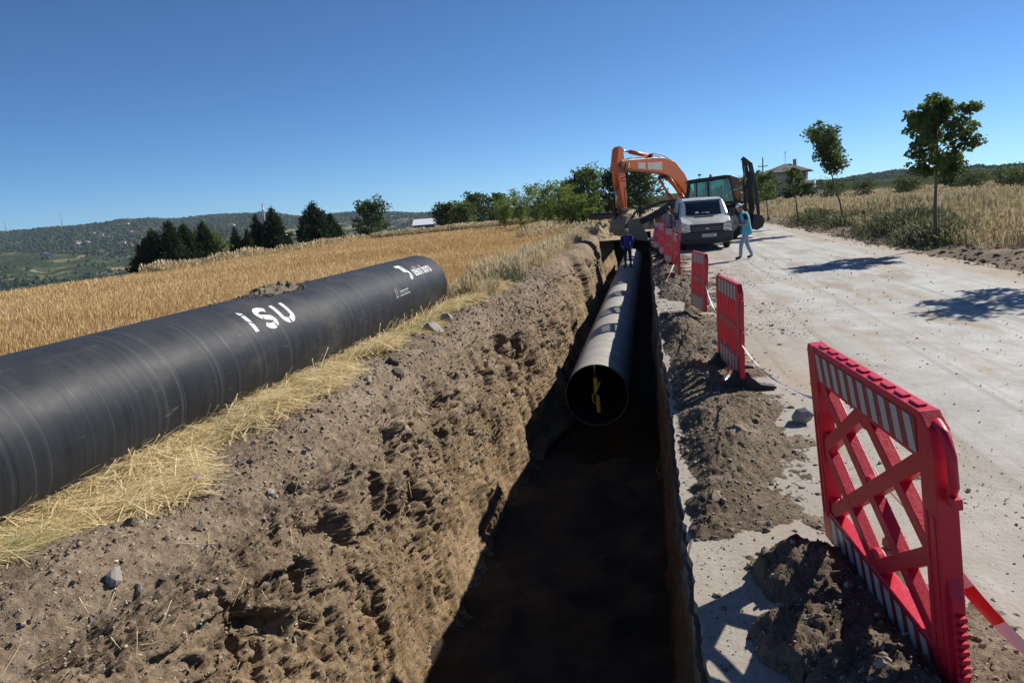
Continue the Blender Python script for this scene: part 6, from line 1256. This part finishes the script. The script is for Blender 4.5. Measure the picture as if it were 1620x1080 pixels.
# walking, looking down at his hands; forward is +x
J = dict(pelvis=(-0.02, 0, 0.92), spine=(0.0, 0, 1.10), chest=(0.04, 0, 1.30), neck=(0.09, 0, 1.465), skull=(0.13, 0, 1.53), hipL=(0.0, 0.10, 0.86), kneeL=(0.17, 0.11, 0.49), ankL=(0.20, 0.11, 0.09), toeL=(0.37, 0.13, 0.045), hipR=(-0.02, -0.10, 0.86), kneeR=(-0.06, -0.11, 0.48), ankR=(-0.22, -0.11, 0.11), toeR=(-0.06, -0.13, 0.045),
         shL=(0.04, 0.19, 1.385), elL=(0.02, 0.25, 1.10), wrL=(0.26, 0.12, 1.12), shR=(0.04, -0.19, 1.385), elR=(0.02, -0.25, 1.10), wrR=(0.26, -0.10, 1.10))
M_TEE = cloth('black_tee', (0.012, 0.012, 0.016)); M_JEAN = cloth('light_jeans', (0.24, 0.33, 0.43)); M_SHOE = simple('dark_shoe', (0.012, 0.012, 0.012), 0.6); M_VEST = cloth('turquoise_vest', (0.07, 0.42, 0.56)); M_CAPW = simple('white_cap', (0.72, 0.72, 0.70), 0.8)
M_NAVY = cloth('navy_trousers', (0.012, 0.014, 0.035)); M_BLUE = cloth('blue_jacket', (0.015, 0.035, 0.24)); M_GREYT = cloth('grey_top', (0.26, 0.26, 0.26)); M_DARKT = cloth('dark_trousers', (0.02, 0.02, 0.022)); M_REFL = simple('reflective_band', (0.5, 0.5, 0.48), 0.4)
def pick_vest(p):
    if p.z < 0.10: return 3
    if p.z < 0.945: return 2
    if p.z > 1.475 and abs(p.y) < 0.12: return 0
    if abs(p.y) > 0.14 and p.z < 1.24: return 0
    if p.x > 0.14 and p.z < 1.25 and abs(p.y) > 0.05 and p.x > 0.165: return 0
    return 1
def vest(root):
    """open work vest: a shell round the trunk with arm holes, open at the front"""
    rings = [(0.78, 0.205, 0.175, -0.02), (0.92, 0.190, 0.165, -0.02), (1.08, 0.178, 0.150, 0.0), (1.24, 0.190, 0.160, 0.03), (1.37, 0.185, 0.150, 0.045), (1.44, 0.15, 0.115, 0.06), (1.475, 0.10, 0.085, 0.075)]
    M = MB(); n = 26; vs = []; fs = []
    for z, ry, rx, cx in rings:
        for k in range(n + 1):
            a = R(28) + (2 * math.pi - R(56)) * k / n; vs.append((cx + rx * math.cos(a) * 1.02, ry * math.sin(a) * 1.04, z + 0.012 * math.sin(3 * a)))
    for i in range(len(rings) - 1):
        for k in range(n):
            am = math.degrees(R(28) + (2 * math.pi - R(56)) * (k + 0.5) / n)
            if i in (3, 4) and (abs(am - 90) < 16 or abs(am - 270) < 16): continue
            a = i * (n + 1) + k; fs.append((a, a + 1, a + n + 2, a + n + 1))
    M.add(vs, fs, True); o = M.build('vest', M_VEST, root); so = o.modifiers.new('thick', 'SOLIDIFY'); so.thickness = 0.012
    M = MB(); M.box((0.335, 0.01, 1.16), (0.012, 0.075, 0.15), rot=(0, R(-35), 0)); M.build('phone', M_BLACK, root)
person('man in turquoise vest and white cap walking on the road, looking at his hands', (2.93, 24.25, 0.0), R(187), J, RAD, BONES, [M_SKIN, M_TEE, M_JEAN, M_SHOE], pick_vest, ((0.165, 0, 1.60), 0.0, R(28)), [((0.26, 0.12, 1.12), (0.8, -0.45, 0.25), (0, 0.3, 1)), ((0.26, -0.10, 1.10), (0.8, 0.45, 0.25), (0, -0.3, 1))], (M_CAPW, -1), vest)
J2 = dict(pelvis=(0, 0, 0.93), spine=(0, 0, 1.10), chest=(0.0, 0, 1.31), neck=(0.02, 0, 1.475), skull=(0.03, 0, 1.54), hipL=(0, 0.10, 0.87), kneeL=(0.02, 0.11, 0.49), ankL=(-0.03, 0.12, 0.09), toeL=(0.14, 0.14, 0.045), hipR=(0, -0.10, 0.87), kneeR=(0.03, -0.11, 0.49), ankR=(0.0, -0.12, 0.09), toeR=(0.17, -0.14, 0.045),
          shL=(0, 0.20, 1.395), elL=(-0.02, 0.28, 1.13), wrL=(0.16, 0.24, 0.98), shR=(0, -0.20, 1.395), elR=(-0.03, -0.28, 1.13), wrR=(0.16, -0.20, 1.02))
def pick_blue(p):
    if p.z < 0.10: return 3
    if p.z < 0.90 and abs(p.y) < 0.22 and p.x < 0.14 or p.z < 0.85: return 4 if 0.24 < p.z < 0.30 else 2
    if p.z > 1.485 and abs(p.y) < 0.12: return 0
    return 1
person('person in a blue work jacket and dark trousers standing on the laid pipe', (-1.03, 34.0, -0.905), R(-100), J2, {**RAD, 'chest': (0.165, 0.125), 'spine': (0.155, 0.12), 'shL': 0.085, 'shR': 0.085, 'elL': 0.06, 'elR': 0.06, 'kneeL': 0.075, 'kneeR': 0.075}, BONES, [M_SKIN, M_BLUE, M_NAVY, M_SHOE, M_REFL], pick_blue, ((0.04, 0, 1.615), 0.0, R(20)), [((0.16, 0.24, 0.98), (0.5, -0.2, -0.8), (0.6, 0.6, 0.3)), ((0.16, -0.20, 1.02), (0.5, 0.2, -0.8), (0.6, -0.6, 0.3))], (M_GREYT, 1))
def pick_grey(p):
    if p.z < 0.10: return 3
    if p.z < 0.93 and p.x < 0.12: return 2
    if p.z > 1.485 and abs(p.y) < 0.12 or (p.z < 1.16 and abs(p.y) > 0.19): return 0
    return 1
person('person in a grey top standing between the van and the barriers', (0.74, 30.6, 0.0), R(60), J2, RAD, BONES, [M_SKIN, M_GREYT, M_DARKT, M_SHOE], pick_grey, ((0.04, 0, 1.615), R(20), R(10)), [((0.16, 0.24, 0.98), (0.6, -0.2, -0.7), (0.6, 0.6, 0.3)), ((0.16, -0.20, 1.02), (0.6, 0.2, -0.7), (0.6, -0.6, 0.3))])
# operator seated in the backhoe cab
J3 = dict(pelvis=(0, 0, 0.12), spine=(-0.02, 0, 0.30), chest=(0.0, 0, 0.52), neck=(0.02, 0, 0.69), skull=(0.03, 0, 0.76), hipL=(0.06, 0.10, 0.09), kneeL=(0.46, 0.14, 0.12), ankL=(0.52, 0.14, -0.26), toeL=(0.66, 0.15, -0.31), hipR=(0.06, -0.10, 0.09), kneeR=(0.46, -0.14, 0.12), ankR=(0.52, -0.14, -0.26), toeR=(0.66, -0.15, -0.31),
          shL=(0, 0.20, 0.61), elL=(0.10, 0.25, 0.36), wrL=(0.36, 0.17, 0.42), shR=(0, -0.20, 0.61), elR=(0.10, -0.25, 0.36), wrR=(0.36, -0.17, 0.42))
def pick_op(p):
    if p.z < -0.22: return 3
    if p.z < 0.19 and (p.x > 0.0 or p.z < 0.14): return 2
    if p.z > 0.70 and abs(p.y) < 0.12: return 0
    return 1
M_SHIRT = cloth('navy_shirt', (0.02, 0.035, 0.09))
person('operator in a dark blue shirt seated in the backhoe cab', (2.82, 36.4, 1.60), R(180), J3, RAD, BONES, [M_SKIN, M_SHIRT, M_DARKT, M_SHOE], pick_op, ((0.04, 0, 0.835), 0.0, 0.0), [((0.36, 0.17, 0.42), (1, -0.2, 0.1), (0, 0, 1)), ((0.36, -0.17, 0.42), (1, 0.2, 0.1), (0, 0, 1))], (M_CAPW, 1))
